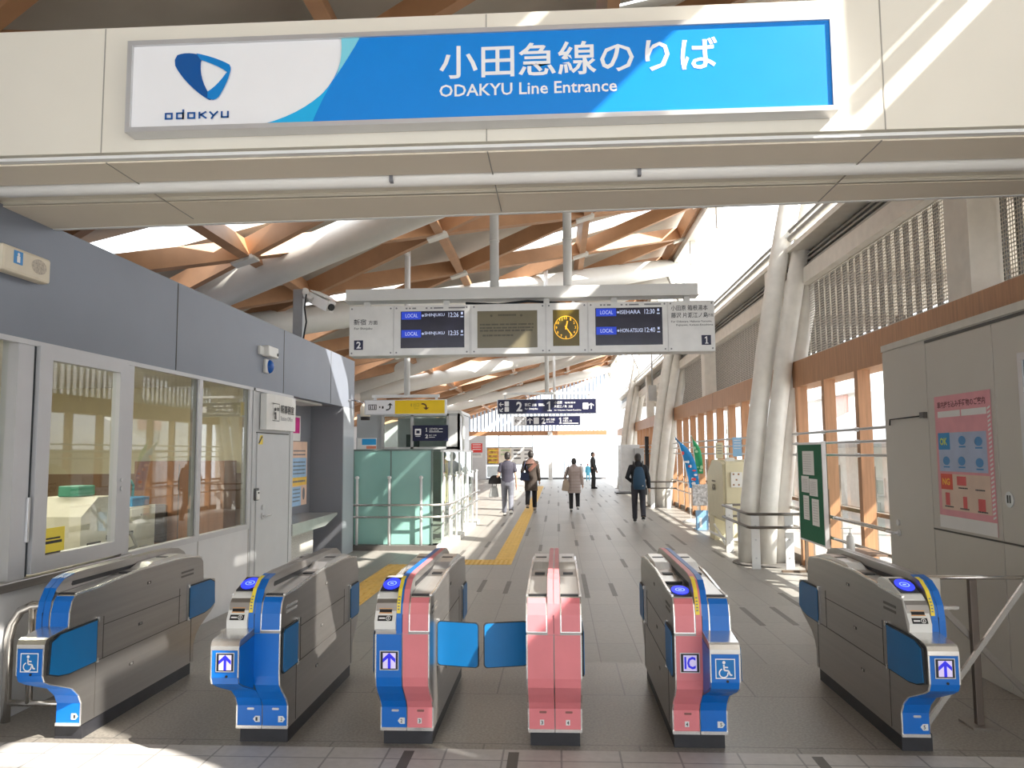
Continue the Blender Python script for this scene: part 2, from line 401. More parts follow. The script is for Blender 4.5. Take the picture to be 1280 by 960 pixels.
# pale deck above the lattice in long cross strips with daylight slots between them
Dz = lambda x: 6.28 + 0.32*x
mb = MB(); mb.prism([(-9.2, -12), (3.15, -12), (3.15, 7.2), (-9.2, 4.5)], lambda x, y: (x, y, Dz(x)+0.12), lambda x, y: (x, y, Dz(x)+0.2)); mb.build('roof_deck_strip', deck_m, roof, kind='structure')  # closed sheet added over the front slots to keep sun patches off the beam
k = 0; y0 = -11.85
while y0 < 52:
    for (ya, yb, tilt) in ((0.95, 3.05, 0.10), (3.10, 5.45, -0.03)):
        mb = MB(); A, B = y0+ya, y0+yb
        xs = [-9.2, -6, -3, 0, 3.15]
        for xa, xb in zip(xs, xs[1:]):
            q = lambda x, y, u: (x, y+0.20*(x+3), Dz(x)+u)
            mb.prism([(xa, A), (xb, A), (xb, B), (xa, B)], lambda x, y: q(x, y, (tilt if y > (A+B)/2 else 0)+0.0), lambda x, y: q(x, y, (tilt if y > (A+B)/2 else 0)+0.10))
        mb.build('roof_deck_strip', deck_m, roof, kind='structure')
    y0 += 5.45
# white steel tubes zigzagging under the lattice
def vtube(foot, head, r=0.30, sag=0.0):
    a, b = Vector(foot), Vector(head); mb = MB()
    mb.tube([a+(b-a)*(t/6)+Vector((0, 0, -sag*math.sin(math.pi*t/6))) for t in range(7)], [r*0.92]+[r]*5+[r*0.85], 18)
    mb.build('steel_tube', tube_m, roof, kind='structure')
for c in range(-1, 4):
    Y = 12.3 + 12.4*c
    if Y < 48:
        vtube((-6.4, Y, 3.56), (3.05, Y+8.0, 6.48), 0.26)
        vtube((-6.4, Y-0.5, 3.78), (3.05, Y-3.4, 6.45), 0.26)
# edge beam along the high side, with brackets
mb = MB(); mb.box(3.05, 3.30, -8, 52, 6.55, 7.05); mb.box(3.30, 3.42, -8, 52, 6.75, 7.1)
for y in range(-6, 52, 3): mb.box(3.12, 3.24, y, y+0.12, 6.0, 6.6)
mb.build('roof_edge_beam', tube_m, roof, kind='structure')
mb = MB()
for y in (-4.4, 8, 20.4, 32.8, 45.2):
    mb.obox((2.9, y, 6.55), (3.5, y+0.2, 5.2), 0.10, 0.22); mb.tube([(3.15, y+0.1, 6.5), (3.15, y+0.1, 5.9)], 0.09, 10)
mb.build('edge_bracket', tube_m, roof, kind='structure')
# ------------------------------------------------------------------ left: station office shell
XO = -3.6
mb = MB(); mb.box(XO-0.12, XO, 2.0, 13.72, 2.49, 3.34)
wl = struct('wall_left', mb, fascia_m, 'blue grey fascia above the station office windows')
mb = MB()
for y in (4.0, 7.18, 10.10, 12.26): mb.box(XO, XO+0.003, y-0.006, y+0.006, 2.5, 3.33)
struct('fascia_joint', mb, groove_m, None, wl)
mb = MB(); mb.box(XO-0.02, XO+0.02, 2.0, 10.44, 2.455, 2.49); struct('fascia_drip', mb, frame_m, None, wl)
mb = MB(); mb.box(-8.0, XO-0.1, 2.0, 13.72, 3.24, 3.34); struct('office_roof', mb, fascia_m, None, wl)
# end pier of the office, blue grey panels
mb = MB(); mb.box(-3.75, XO, 13.05, 13.72, 0, 2.49); mb.box(-8, -3.75, 13.6, 13.72, 0, 3.3)
struct('wall_left_end', mb, mat('pale blue grey panel', (0.40, 0.43, 0.46), 0.4, 0.1, 0.03, 2), 'pale blue grey end pier of the office')
# niche (counter recess) lining
mb = MB(); mb.box(-4.3, -4.15, 10.45, 13.05, 0, 2.6); 
struct('wall_niche_back', mb, niche_m, 'grey back wall of the office recess')
mb = MB(); mb.box(-4.9, -3.62, 10.5, 13.05, 2.5, 2.56); struct('ceiling_niche', mb, niche_m)
mb = MB(); mb.box(-4.9, -3.60, 13.0, 13.05, 0, 2.5)
struct('wall_niche', mb, niche_m, 'dark grey recess around the office counter')
mb = MB(); mb.box(-4.9, -3.62, 10.42, 10.50, 0, 2.5); mb.box(-3.66, -3.60, 10.40, 10.52, 0, 2.49)
struct('wall_niche_side', mb, door_m)
# wall under the windows
mb = MB(); mb.box(XO-0.10, XO, 2.0, 9.08, 0, 0.84); mb.box(XO-0.10, XO, 2, 2.1, 0.8, 2.5)
struct('wall_left_lower', mb, offwall, 'white grey wall panels under the office windows')
mb = MB()
for y in (6.42, 7.74, 9.02): mb.box(XO, XO+0.003, y-0.005, y+0.005, 0.02, 0.84)
struct('wall_panel_joint', mb, lt_groove)
mb = MB(); mb.box(XO-0.3, XO+0.06, 2.0, 6.42, 0.825, 0.885, 0.006); struct('trim_2', mb, steel, 'steel counter ledge under the sliding window')
# office interior
mb = MB(); mb.box(-7.6, -7.5, 2.0, 10.5, 1.45, 2.7); mb.box(-7.6, -3.7, 1.9, 2.0, 0, 2.7); mb.box(-7.6, -3.72, 10.38, 10.46, 1.45, 2.7)
struct('wall_office', mb, mat('yellow cream interior', (0.78, 0.72, 0.50), 0.6, 0, 0.03), 'yellowish upper wall inside the office')
mb = MB(); mb.box(-7.6, -7.48, 2.0, 10.5, 0, 1.45); mb.box(-7.6, -3.72, 10.36, 10.46, 0, 1.45)
struct('wall_office_lower', mb, mat('brown interior panel', (0.28, 0.17, 0.09), 0.5, 0, 0.15, 3, stretch=(1, 1, 0.2)), 'brown lower wall panel inside the office')
mb = MB(); mb.box(-7.6, -3.7, 2.0, 10.5, 2.62, 2.68); struct('ceiling_office', mb, mat('office ceiling', (0.75, 0.73, 0.66), 0.6), 'white ceiling inside the office')
# ------------------------------------------------------------------ right: glazed timber wall
XW = 3.62
mb = MB(); mb.box(XW, XW+0.35, 5.0, 48, 2.66, 3.05)
wr = struct('wall_right', mb, wood_post, 'long orange timber beam above the glazed right wall')
mb = MB()
for y in (6.1, 12.3, 18.5, 24.7, 30.9): mb.box(XW-0.002, XW, y-0.004, y+0.004, 2.66, 3.05)
struct('beam_seam', mb, groove_m, None, wr)
posts = [8.5 + 1.2*k for k in range(28)]
for y in posts:
    mb = MB(); mb.box(XW+0.0, XW+0.15, y-0.055, y+0.055, 0.0, 2.66); p = struct('post_timber', mb, wood_post, None, wr)
mb = MB()
for z in (1.95, 1.80, 1.64): mb.tube([(XW-0.03, 7.8, z), (XW-0.03, 42, z)], 0.016, 8)
for y in posts[:16]:
    for z in (1.95, 1.80, 1.64): mb.box(XW-0.03, XW+0.01, y-0.03, y+0.03, z-0.025, z+0.025)
struct('trim_3', mb, alum, 'three thin horizontal rods across the timber posts')
mb = MB()
for z, r in ((0.84, 0.024), (0.57, 0.02)): mb.tube([(XW-0.09, 7.8, z), (XW-0.09, 31, z)], r, 10)
for y in posts[:18:2]:
    for z in (0.84, 0.57): mb.box(XW-0.09, XW+0.01, y-0.012, y+0.012, z-0.012, z+0.012)
hr = thing('handrail', 'double steel handrail along the glazed right wall', 'handrail', (XW-0.09, 12, 0))
mb.build('rail', rail_steel, hr)
mb = MB()
for a, b in zip(posts[:-1], posts[1:]): mb.face([(XW+0.22, a, 0.1), (XW+0.22, b, 0.1), (XW+0.22, b, 2.66), (XW+0.22, a, 2.66)])
mb.face([(XW+0.22, 7.3, 0.1), (XW+0.22, 8.5, 0.1), (XW+0.22, 8.5, 2.66), (XW+0.22, 7.3, 2.66)])
w1 = struct('window_1', mb, glass_out, 'clear glazing between the timber posts')
mb = MB(); mb.box(XW+0.05, XW+0.28, 7.3, 42, 0.0, 0.12); mb.box(XW+0.20, XW+0.25, 7.3, 42, 0.90, 0.95)
for y in posts: mb.box(XW+0.20, XW+0.24, y+0.14, y+0.17, 0.1, 1.5)
struct('window_sill', mb, mat('dark bronze sill', (0.20, 0.16, 0.12), 0.5), None, w1)
# perforated screen above the beam
def perf_mat():
    m = bpy.data.materials.new('perforated metal screen'); m.use_nodes = True; nt = m.node_tree; b = nt.nodes['Principled BSDF']
    b.inputs['Base Color'].default_value = (0.62, 0.59, 0.53, 1); b.inputs['Roughness'].default_value = 0.5; b.inputs['Metallic'].default_value = 0.2
    tc = nt.nodes.new('ShaderNodeTexCoord'); sp = nt.nodes.new('ShaderNodeSeparateXYZ'); nt.links.new(tc.outputs['Object'], sp.inputs[0])
    def math_(op, a, bb=None):
        n = nt.nodes.new('ShaderNodeMath'); n.operation = op
        for i, v in enumerate((a, bb)):
            if v is None: continue
            if isinstance(v, (int, float)): n.inputs[i].default_value = v
            else: nt.links.new(v, n.inputs[i])
        return n.outputs[0]
    y = sp.outputs['Y']; z = sp.outputs['Z']
    a = math_('SINE', math_('MULTIPLY', math_('ADD', y, z), 2*math.pi/0.075)); c = math_('SINE', math_('MULTIPLY', math_('SUBTRACT', y, z), 2*math.pi/0.075))
    d = math_('ADD', a, c)
    hole = math_('GREATER_THAN', math_('ABSOLUTE', d), 0.55)
    inv = math_('SUBTRACT', 1.0, hole)
    nt.links.new(inv, b.inputs['Alpha'])
    MATS['perf'] = m; return m
perf = perf_mat()
mb = MB(); mb.box(XW+0.30, XW+0.304, -2, 48, 3.05, 4.30)
scr = struct('wall_right_screen', mb, perf, 'perforated metal screen above the timber beam')
mb = MB()
y = 5.4
while y < 30: mb.box(XW+0.36, XW+0.40, y, y+0.055, 3.05, 4.3); y += 0.24
struct('screen_fin', mb, mat('dark screen fin', (0.06, 0.06, 0.06), 0.5, 0.3), None, scr)
mb = MB(); mb.box(XW+0.18, XW+0.34, 5, 48, 4.26, 4.5); mb.box(XW+0.0, XW+0.34, 5, 48, 4.78, 4.86)
for y in (7.0, 13.3, 19.5, 25.7, 32): mb.box(XW+0.02, XW+0.30, y, y+0.42, 3.05, 4.80)
struct('screen_frame', mb, mat('warm white steel', (0.76, 0.72, 0.65), 0.45), None, scr)
mb = MB(); mb.box(XW+0.30, XW+0.34, 5, 48, 4.5, 4.78)
struct('screen_louvre', mb, mat('dark louvre', (0.10, 0.10, 0.105), 0.5, 0.3), None, scr)
mb = MB()
for z in (4.56, 4.63, 4.70): mb.box(XW+0.26, XW+0.30, 5, 48, z, z+0.03)
for z, r in ((5.0, 0.05), (5.12, 0.03)): mb.tube([(XW+0.05, 5, z), (XW+0.05, 48, z)], r, 8)
struct('screen_rail', mb, mat('grey service rail', (0.40, 0.39, 0.37), 0.4, 0.3), None, scr)
# unseen wall beside and behind the viewer, gaps placed to shape the sunlight
mb = MB(); mb.box(XW, XW+0.3, 1.0, 5.0, 0, 3.05); mb.box(XW, XW+0.3, -9, 2.0, 3.05, 5.5); mb.box(XW, XW+0.3, -9, 0.35, 5.5, 6.8); mb.box(XW, XW+0.3, 1.15, 2.0, 5.5, 6.8); mb.box(XW+.31, XW+0.35, 2.0, 5.0, 3.05, 4.75)
mb.box(XW+.2, XW+.3, 3.3, 9.6, 4.86, 6.8)
mb.box(XW+.23, XW+.27, 2.70, 3.35, 4.75, 5.60); mb.box(XW+.23, XW+.27, 2.70, 3.35, 5.75, 5.86); mb.box(XW+.23, XW+.27, 2.70, 3.35, 5.91, 6.9)  # added panels that leave narrow slits for sun streaks on the beam
struct('wall_right_solid', mb, cream, 'unseen cream wall beside the entrance with slits that shape the sunlight')
# ------------------------------------------------------------------ far end wall
YF = 50.0
mb = MB(); mb.box(-6.5, 3.1, YF, YF+0.3, 2.78, 3.06); wf = struct('wall_far', mb, wood_post, 'timber beam across the far end wall')
mb = MB()
x = -6.4
slat_m = mat('pale blue slat', (0.46, 0.56, 0.70), 0.4)
while x < 3.2: mb.box(x, x+0.10, YF+0.1, YF+0.2, 3.06, roofz(x)+0.1); x += 0.24
struct('far_slat', mb, slat_m, None, wf)
mb = MB(); mb.box(-0.62, -0.34, YF-0.3, YF, 0, 3.0); struct('far_post', mb, white, None, wf)
mb = MB(); mb.box(-5.9, -4.55, YF-0.1, YF+0.05, 0, 2.78); struct('far_panel', mb, offwall, None, wf)
mb = MB()
for x in (-3.75, -3.0, -2.25, -1.6, 0.4): mb.box(x-0.025, x+0.025, YF, YF+0.05, 0.0, 2.78)
mb.box(-4.55, 3.0, YF, YF+0.06, 0, 0.12)
struct('far_mullion', mb, grey_ink, None, wf)
mb = MB(); mb.face([(-4.55, YF+0.02, 0.1), (3.0, YF+0.02, 0.1), (3.0, YF+0.02, 2.78), (-4.55, YF+0.02, 2.78)]); struct('window_2', mb, glass_out, 'glazing of the far end wall')
mb = MB(); mb.box(-9, -6.0, YF-12, YF-11.8, 0, 6); struct('wall_left_far', mb, offwall, 'white wall far left behind the stair')
# left side closing wall far back (dark, stairs side)
mb = MB(); mb.box(-9.3, -9.0, -9, 52, 0, 2.9); struct('wall_left_outer', mb, offwall)
# outside ground and pale buildings beyond the glazing
mb = MB(); mb.box(-80, 80, -30, 200, -6.2, -6.0); struct('ground', mb, mat('outside paving', (0.70, 0.69, 0.67), 0.8), 'pale ground outside, below the station')
# ------------------------------------------------------------------ ticket gates
FR = [(0, .09), (0, .22), (-.03, .265), (-.10, .33), (-.145, .38), (-.155, .43), (-.155, .67)]
FN = [(0, .09), (0, .22), (-.03, .275), (-.10, .335), (-.30, .415), (-.355, .445), (-.37, .48), (-.37, .645), (-.36, .668), (-.34, .675), (-.152, .697)]
CAP = [(-.155, .685), (-.150, .78), (-.130, .84), (-.095, .872)]
TOP = [(.10, .874), (.34, .893), (.62, .912), (1.10, .914), (1.32, .905), (1.50, .885), (1.555, .872)]
FIN = [(-.155, .672), (-.153, .76), (-.135, .84), (-.09, .91), (-.02, .955), (.08, .972), (.2, .977), (1.30, .977), (1.42, .965), (1.52, .925), (1.58, .86), (1.60, .75), (1.60, .672)]
back = lambda p: [(1.455-y, z) for y, z in reversed(p)]
def wheelchair(mb, fc, x, y, s):
    """seated figure and wheel"""
    pdisc(mb, fc, x+.47*s, y+.88*s, .09*s, d=.004)
    pline(mb, fc, [(x+.46*s, y+.76*s), (x+.48*s, y+.44*s), (x+.72*s, y+.42*s), (x+.83*s, y+.16*s), (x+.93*s, y+.19*s)], .09*s, .004)
    pline(mb, fc, [(x+.47*s, y+.62*s), (x+.70*s, y+.60*s)], .075*s, .004)
    pring(mb, fc, x+.44*s, y+.28*s, .21*s, .28*s, .004, 110, 370)
def gate_half(root, sd, nose_f, nose_b, col, face, console, reader, digit, flap, tagshape, pad_cyan=False):
    X = lambda u: sd*u
    def xs(a, b): return (min(X(a), X(b)), max(X(a), X(b)))
    front = FN if nose_f else FR
    rear = back(FN if nose_b else FR)
    outline = front + (CAP[1:] if nose_f else CAP) + TOP + ([(1.59, .84), (1.605, .70)] if nose_b else [(1.61, .80), (1.61, .685)]) + rear
    mb = MB(); mb.px(outline, *xs(.001, .155)); mb.build('body', steel, root)
    # coloured front wrap
    mb = MB(); p = [q for q in front if q[1] <= .6705]
    if nose_f: p = [q for q in p if q[1] < .64] + [(-.37, .625)]
    mb.ribbon([(p[0][0], .105)] + p[1:], *xs(.003, .149), .004); mb.build('front_panel', col, root)
    if nose_f:
        mb = MB(); mb.px([(-.155, .36), (-.30, .418), (-.355, .448), (-.366, .48), (-.366, .64), (-.14, .66)], *xs(-.003, .002)); mb.build('nose_side', col, root)
        mb = MB(); mb.ribbon([(-.37, .628), (-.37, .648), (-.36, .670), (-.34, .677), (-.150, .699)], *xs(-.002, .157), .004); mb.build('shelf', steel_lt if face != 'x' else steel, root)
    # pale edge line along the front contour and the top edge
    mb = MB()
    mb.ribbon([(q[0]-.0, q[1]) for q in p], *xs(.149, .157), .005)
    mb.build('edge_trim', steel_lt, root)
    if nose_f: mb = MB(); mb.ribbon([(-.37, .48), (-.37, .63)], *xs(-.003, .004), .0055); mb.build('edge_trim', steel_lt, root)
    mb = MB(); mb.ribbon([(-.095, .872)]+TOP, *xs(.146, .159), .012); mb.build('top_trim', steel_lt, root)
    mb = MB(); mb.box(*xs(.002, .155), -.012, .0, .088, .106); mb.build('foot_trim', steel_lt, root)
    if not console:
        mb = MB(); mb.ribbon(CAP, *xs(.038, .157), .003); mb.build('cap_frame', steel_lt, root)
        mb = MB(); mb.ribbon([(-.156, .690)] + CAP[1:3] + [(-.105, .864)], *xs(.044, .149), .007); mb.build('cap_panel', col, root)
    if console:
        mb = MB(); con = [(-.158, .69), (-.172, .70), (-.175, .745), (-.105, .865), (-.075, .888), (.09, .942), (.20, .944), (.24, .925), (.24, .88), (-.09, .86)]
        mb.px(con, *xs(.037, .158)); mb.build('console', white_pl, root)
        a = xs(.044, .152); cf = Face((a[0], -.175, .745), (1, 0, 0), (0, .07, .12)); w = a[1]-a[0]
        mb = MB(); prect(mb, cf, .012, .002, w-.024, .032, .0025); prect(mb, cf, .02, .088, w-.04, .018, .0025); prect(mb, cf, .018, .052, w-.036, .018, .003); mb.build('ticket_slot', black, root)
        mb = MB(); pring(mb, cf, w-.035, .018, .010, .0135, .004); prect(mb, cf, w-.0375, .011, .005, .014, .004); prect(mb, cf, .02, .013, .035, .009, .004); mb.build('slot_symbol', paper, root)
        mb = MB(); prect(mb, cf, .016, .046, w-.032, .005, .0035); prect(mb, cf, .016, .072, w-.032, .004, .0035); mb.build('slot_lip', mat('orange slot', (.75, .35, .08), .4), root)
    if reader:
        a = xs(.042, .150); w = a[1]-a[0]
        y0, z0 = ((-.066, .893) if console else (-.09, .875))
        rf = Face((a[0], y0, z0), (1, 0, 0), (0, .165, .054 if console else .03))
        mb = MB(); prect(mb, rf, 0, 0, w, .17, .001, .004); mb.build('reader_base', black, root)
        mb = MB(); pdisc(mb, rf, w/2, .085, w*.47, .070, .006, .004); mb.build('card_reader', reader_blue, root, label='glowing blue oval card reader')
        mb = MB(); pring(mb, rf, w/2, .085, .022, .028, .0105); prect(mb, rf, w/2-.01, .078, .02, .014, .0105); mb.build('reader_mark', reader_lt, root)
    # top tray and hump behind
    mb = MB()
    ty = .27 if (console or reader) else -.075
    tz = .895 if ty > 0 else .877
    mb.px([(ty, tz), (.70, .912), (.82, .945), (1.22, .950), (1.40, .915), (1.54, .880), (1.54, .84), (ty, .84)], *xs(.036, .143)); mb.build('top_tray', steel_top, root)
    mb = MB(); mb.box(*xs(.04, .143), ty-.012, ty+.016, tz-.02, tz+.006)
    mb.build('tray_slot', black, root)
    mb = MB(); mb.box(*xs(.06, .125), .52, .58, .904, .9125); mb.build('tray_slot', black, root)
    mb = MB(); mb.box(*xs(.055, .13), 1.02, 1.06, .94, .9505); mb.build('tray_slot', black, root)
    # side details on the lane face
    U = .1555
    mb = MB()
    g = lambda ya, yb, za, zb: mb.box(*xs(U-.002, U+.0015), ya, yb, za, zb)
    g(.20, 1.22, .635, .639); g(.14, 1.46, .428, .432); g(.13, .134, .10, .43); g(1.40, 1.404, .10, .43); g(.20, .204, .43, .69); g(1.20, 1.204, .43, .69)
    for ya, za in ((.72, .80), (.62, .54), (.52, .30)): g(ya, ya+.05, za, za+.018)
    mb.build('side_seam', mat('dark seam', (.05, .045, .04), .6), root)
    mb = MB()
    for ya, za in ((.735, .803), (.64, .543), (.535, .303)): mb.box(*xs(U, U+.003), ya, ya+.02, za, za+.012)
    if nose_b and not nose_f or digit == '1': pass
    mb.build('keyhole', steel_lt, root)
    mb = MB()
    ys = (.0, .17) if console or sd < 0 else (-.06, .13)
    if nose_f and not console: ys = (1.22, 1.42)
    for z in (.795, .765): mb.box(*xs(U-.002, U+.002), ys[0], ys[1], z, z+.014)
    mb.build('vent_slot', steel_lt if pad_cyan else mat('vent dark', (.12, .11, .10), .5), root)
    # number tag and maker plate on the foot
    a = xs(.0, .15); ff = Face((a[0], -.0045, 0), (1, 0, 0), (0, 0, 1))
    tx = .118 if (sd > 0) == (tagshape != 'L') else .032
    if tagshape == 'M': tx = .075
    mb = MB()
    if tagshape == 'L': ppoly(mb, ff, [(tx+.02, .125), (tx+.02, .160), (tx-.008, .160), (tx-.022, .1425), (tx-.008, .125)], .001, .002)
    elif tagshape == 'R': ppoly(mb, ff, [(tx-.02, .125), (tx+.008, .125), (tx+.022, .1425), (tx+.008, .160), (tx-.02, .160)], .001, .002)
    else: prect(mb, ff, tx-.012, .128, .024, .03, .001, .002)
    tg = mb.build('number_tag', mat('pale tag', (.72, .74, .74), .5), root)
    mb = MB(); ptext(mb, ff, digit, tx-.006, .132, .012, .021, .0035, .02); mb.build('lettering', ink, tg)
    if not nose_f or sd < 0:
        mb = MB(); pround(mb, ff, .06, .195, .042, .012, .005, .001, .003); mb.build('maker_plate', alum if col is blue else mat('brown plate', (.25, .10, .09), .5), root)
    # lane sign on the front
    yf = -.375 if nose_f else -.160
    sf = Face((a[0], yf, 0), (1, 0, 0), (0, 0, 1)); cx = .076
    if face in ('arrow', 'ic'):
        z0 = .515 if nose_f else .475; s = .095 if nose_f else .10
        mb = MB(); pframe(mb, sf, cx-s/2-.004, z0-.004, s+.008, s+.008, .004, .001, .002); fr = mb.build('lamp_frame', alum, root)
        mb = MB(); prect(mb, sf, cx-s/2, z0, s, s, .001, .0015); mb.build('lamp_screen', black, root)
        mb = MB(); prect(mb, sf, cx-s*.36, z0+s*.06, s*.74, s*.86, .003); lp = mb.build('lamp_panel', arrow_bg, root)
        mb = MB()
        if face == 'arrow':
            k = s*.37; cy = z0+s*.5
            ppoly(mb, sf, [(cx-s*.07, z0+s*.06), (cx+s*.09, z0+s*.06), (cx+s*.09, cy+k*.9), (cx-s*.07, cy+k*.9)], .004)
            for q in (1, -1): ppoly(mb, sf, [(cx+.01*s, z0+s*.93), (cx+.01*s, z0+s*.70), (cx+q*s*.36, cy-s*.12), (cx+q*s*.36, cy+s*.10)], .0045)
        else: ptext(mb, sf, 'IC', cx-s*.31, z0+s*.16, s*.62, s*.68, .004, .03)
        mb.build('lettering' if face == 'ic' else 'lane_arrow', arrow_blue, lp)
    if face == 'wheelchair':
        z0 = .50; s = .104
        mb = MB(); prect(mb, sf, cx-s/2, z0, s, s, .001, .001); pn = mb.build('symbol_panel', mat('symbol blue', (0, .17, .50), .4), root)
        mb = MB(); pframe(mb, sf, cx-s/2, z0, s, s, .005, .003); wheelchair(mb, sf, cx-s*.48, z0+s*.04, s*.88); mb.build('wheelchair_symbol', sign_white, pn)
    if nose_f:
        mb = MB(); pdisc(mb, sf, cx+.01, .487, .007, .007, .001, .004); mb.build('sensor_eye', black, root)
    # flaps
    def flap_poly(nose):
        if nose: return [(-.345, .475), (-.33, .655), (-.25, .685), (.12, .690), (.12, .430), (-.16, .430), (-.26, .445)]
        return [(-.14, .455), (-.14, .67), (-.12, .69), (.12, .69), (.12, .435), (-.12, .435)]
    def shrink(p, k):
        c = Vector((sum(q[0] for q in p)/len(p), sum(q[1] for q in p)/len(p)))
        return [(c.x+(q[0]-c.x)*(1-k/.18), c.y+(q[1]-c.y)*(1-k/.12)) for q in p]
    for rear_ in (False, True):
        pl = flap_poly(nose_b if rear_ else nose_f)
        if rear_: pl = [(1.455-y, z) for y, z in pl]
        hx = .125 if not rear_ else 1.33
        if flap == 'out' and not rear_:
            c, s_ = math.cos(math.radians(14)), math.sin(math.radians(14))
            f2 = Face((X(.162), .115, .43), (sd*c, -s_, 0), (0, 0, 1))
            mb = MB(); w, h = .264, .262; r = .02
            pround(mb, f2, .0, 0, w, h, r, -.006, .012); fo = mb.build('flap', rubber, root)
            mb = MB(); pround(mb, f2, .004, .005, w-.009, h-.010, r, -.0075, .015); mb.build('flap_face', flap_blue, fo)
        else:
            mb = MB(); mb.px(pl, *xs(.1565, .168)); fo = mb.build('flap', rubber, root)
            mb = MB(); mb.px(shrink(pl, .007), *xs(.158, .1715)); mb.build('flap_face', flap_blue, fo)
        mb = MB(); mb.box(*xs(.155, .166), hx-.008, hx+.014, .425, .695); mb.build('flap_post', steel, root)
        mb = MB(); mb.box(*xs(.155, .172), hx-.006, hx+.010, .672, .70); mb.build('hinge', steel_lt, root)
        mb = MB(); mb.box(*xs(.155, .172), hx-.006, hx+.010, .425, .452); mb.build('hinge', steel_lt, root)
def gate(loc, halves, label, fin_cols, top_cols, sticker, fin_x=(-.035, .035)):
    t = thing('ticket_gate', label, 'ticket gate', (0, 0, 0), 'ticket gates across the hall')
    sds = [h['sd'] for h in halves]
    x0 = -.150 if -1 in sds else -.03; x1 = .150 if 1 in sds else .03
    mb = MB(); mb.box(x0+.006, x1-.006, .03, 1.43, 0, .095); mb.build('plinth', plinth_m, t)
    for h in halves: gate_half(t, **h)
    mb = MB(); mb.px(FIN, *fin_x); fin = mb.build('guard_rail', steel, t)
    mb = MB()
    for x in (fin_x[0]-.0008, fin_x[1]-.0007): mb.px([(.06, .902), (.05, .912), (.06, .93), (1.34, .936), (1.36, .925), (1.34, .908)], x, x+.0015)
    mb.build('guard_slot', black, fin)
    strip = FIN[:6]; topp = FIN[5:10]
    m_ = (fin_x[0]+fin_x[1])/2; sp = [(fin_x[0], m_-.0015), (m_+.0015, fin_x[1])]
    for (a, b), c, tc in zip(sp, fin_cols, top_cols):
        mb = MB(); mb.ribbon(strip, a, b, .004); mb.build('guard_strip', c, fin)
        mb = MB(); mb.ribbon([(.08, .972), (.2, .977), (1.30, .977), (1.42, .965), (1.52, .925)], a+.002, b-.002, .003); mb.build('guard_top', tc, fin)
    mb = MB(); mb.box(m_-.0015, m_+.0015, -.159, -.150, .68, .78); mb.build('guard_seam', rubber, fin)
    if sticker is not None:
        a = sticker; mb = MB(); mb.ribbon([(-.147, .785), (-.135, .84), (-.09, .91), (-.02, .955), (.03, .964)], a, a+.022, .006); sk = mb.build('warning_sticker', label_yellow, fin, label='yellow warning sticker')
        mb = MB()
        for k in range(9):
            u = k/9
            y = -.14+.13*u*u; z = .80+.145*u-.0*u
            f = Face((a+.005, y-.0075, z+.004), (1, 0, 0), (0, .35+.5*u, .9-.5*u)); prect(mb, f, 0, 0, .011, .008, .0032)
        mb.build('sticker_print', grey_ink, sk)
    t.location = loc
    return t
def H(sd, nose, col, face, console, reader, digit, flap='in', nose_b=None, tagshape='M', cyan=False):
    return dict(sd=sd, nose_f=nose, nose_b=nose if nose_b is None else nose_b, col=col, face=face, console=console, reader=reader, digit=digit, flap=flap, tagshape=tagshape, pad_cyan=cyan)
GY = 4.70
gate((-3.03, GY, 0), [H(1, True, blue, 'wheelchair', False, False, '1', tagshape='R')], 'leftmost single ticket gate with blue wheelchair panel beside the office window', (blue, blue), (steel, steel), None, (-.045, .03))
gate((-1.765, GY, 0), [H(-1, True, blue, 'arrow', True, True, '1', nose_b=True, tagshape='L'), H(1, False, blue, None, False, False, '2', tagshape='R', cyan=True)], 'all blue double ticket gate with an arrow lamp on its projecting front', (blue, blue), (steel, steel), -.034)
gate((-0.90, GY, 0), [H(-1, False, blue, 'arrow', True, True, '2', tagshape='L'), H(1, False, pink, None, False, False, '3', flap='out')], 'ticket gate with blue left half and pink right half, arrow lamp', (blue, pink), (blue, pink), -.034)
gate((-0.035, GY, 0), [H(-1, False, pink, None, False, False, '3', flap='out'), H(1, False, pink, None, False, False, '4')], 'all pink double ticket gate with its blue flap swung out to the left', (pink, pink), (pink, pink), None)
gate((0.795, GY, 0), [H(-1, False, pink, 'ic', False, True, '4'), H(1, True, blue, 'wheelchair', False, False, '5', tagshape='R')], 'ticket gate with pink half marked IC and blue wheelchair half', (pink, blue), (pink, blue), -.034)
gate((2.075, GY, 0), [H(-1, True, blue, 'arrow', True, True, '5', tagshape='L')], 'rightmost single ticket gate with blue front and arrow lamp beside the lockers', (blue, blue), (steel, steel), -.030, (-.03, .045))
# ------------------------------------------------------------------ entrance sign on the beam
def bez(p0, p1, p2, p3, n=8):
    P = [Vector(p) for p in (p0, p1, p2, p3)]
    return [tuple(((1-t)**3)*P[0]+3*t*(1-t)**2*P[1]+3*t*t*(1-t)*P[2]+t**3*P[3]) for t in (k/n for k in range(n+1))]
SW, SH = 3.73, 0.486
sx, sz, sy = -2.29, 3.437, 3.955
t = thing('entrance_sign', 'wide blue and white entrance sign with a blue ribbon emblem on the cream beam', 'sign', (sx+SW/2, 4.05, sz))
mb = MB(); mb.box(sx, sx+SW, sy+.004, 4.05, sz, sz+SH); mb.build('panel', sign_white, t)
fc = Face((sx, sy, sz), (1, 0, 0), (0, 0, 1))
mb = MB(); pframe(mb, fc, -.008, -.012, SW+.016, SH+.024, .026, -.09, .105); mb.build('frame', alum, t)
fc.U = fc.U*(.486/.545)
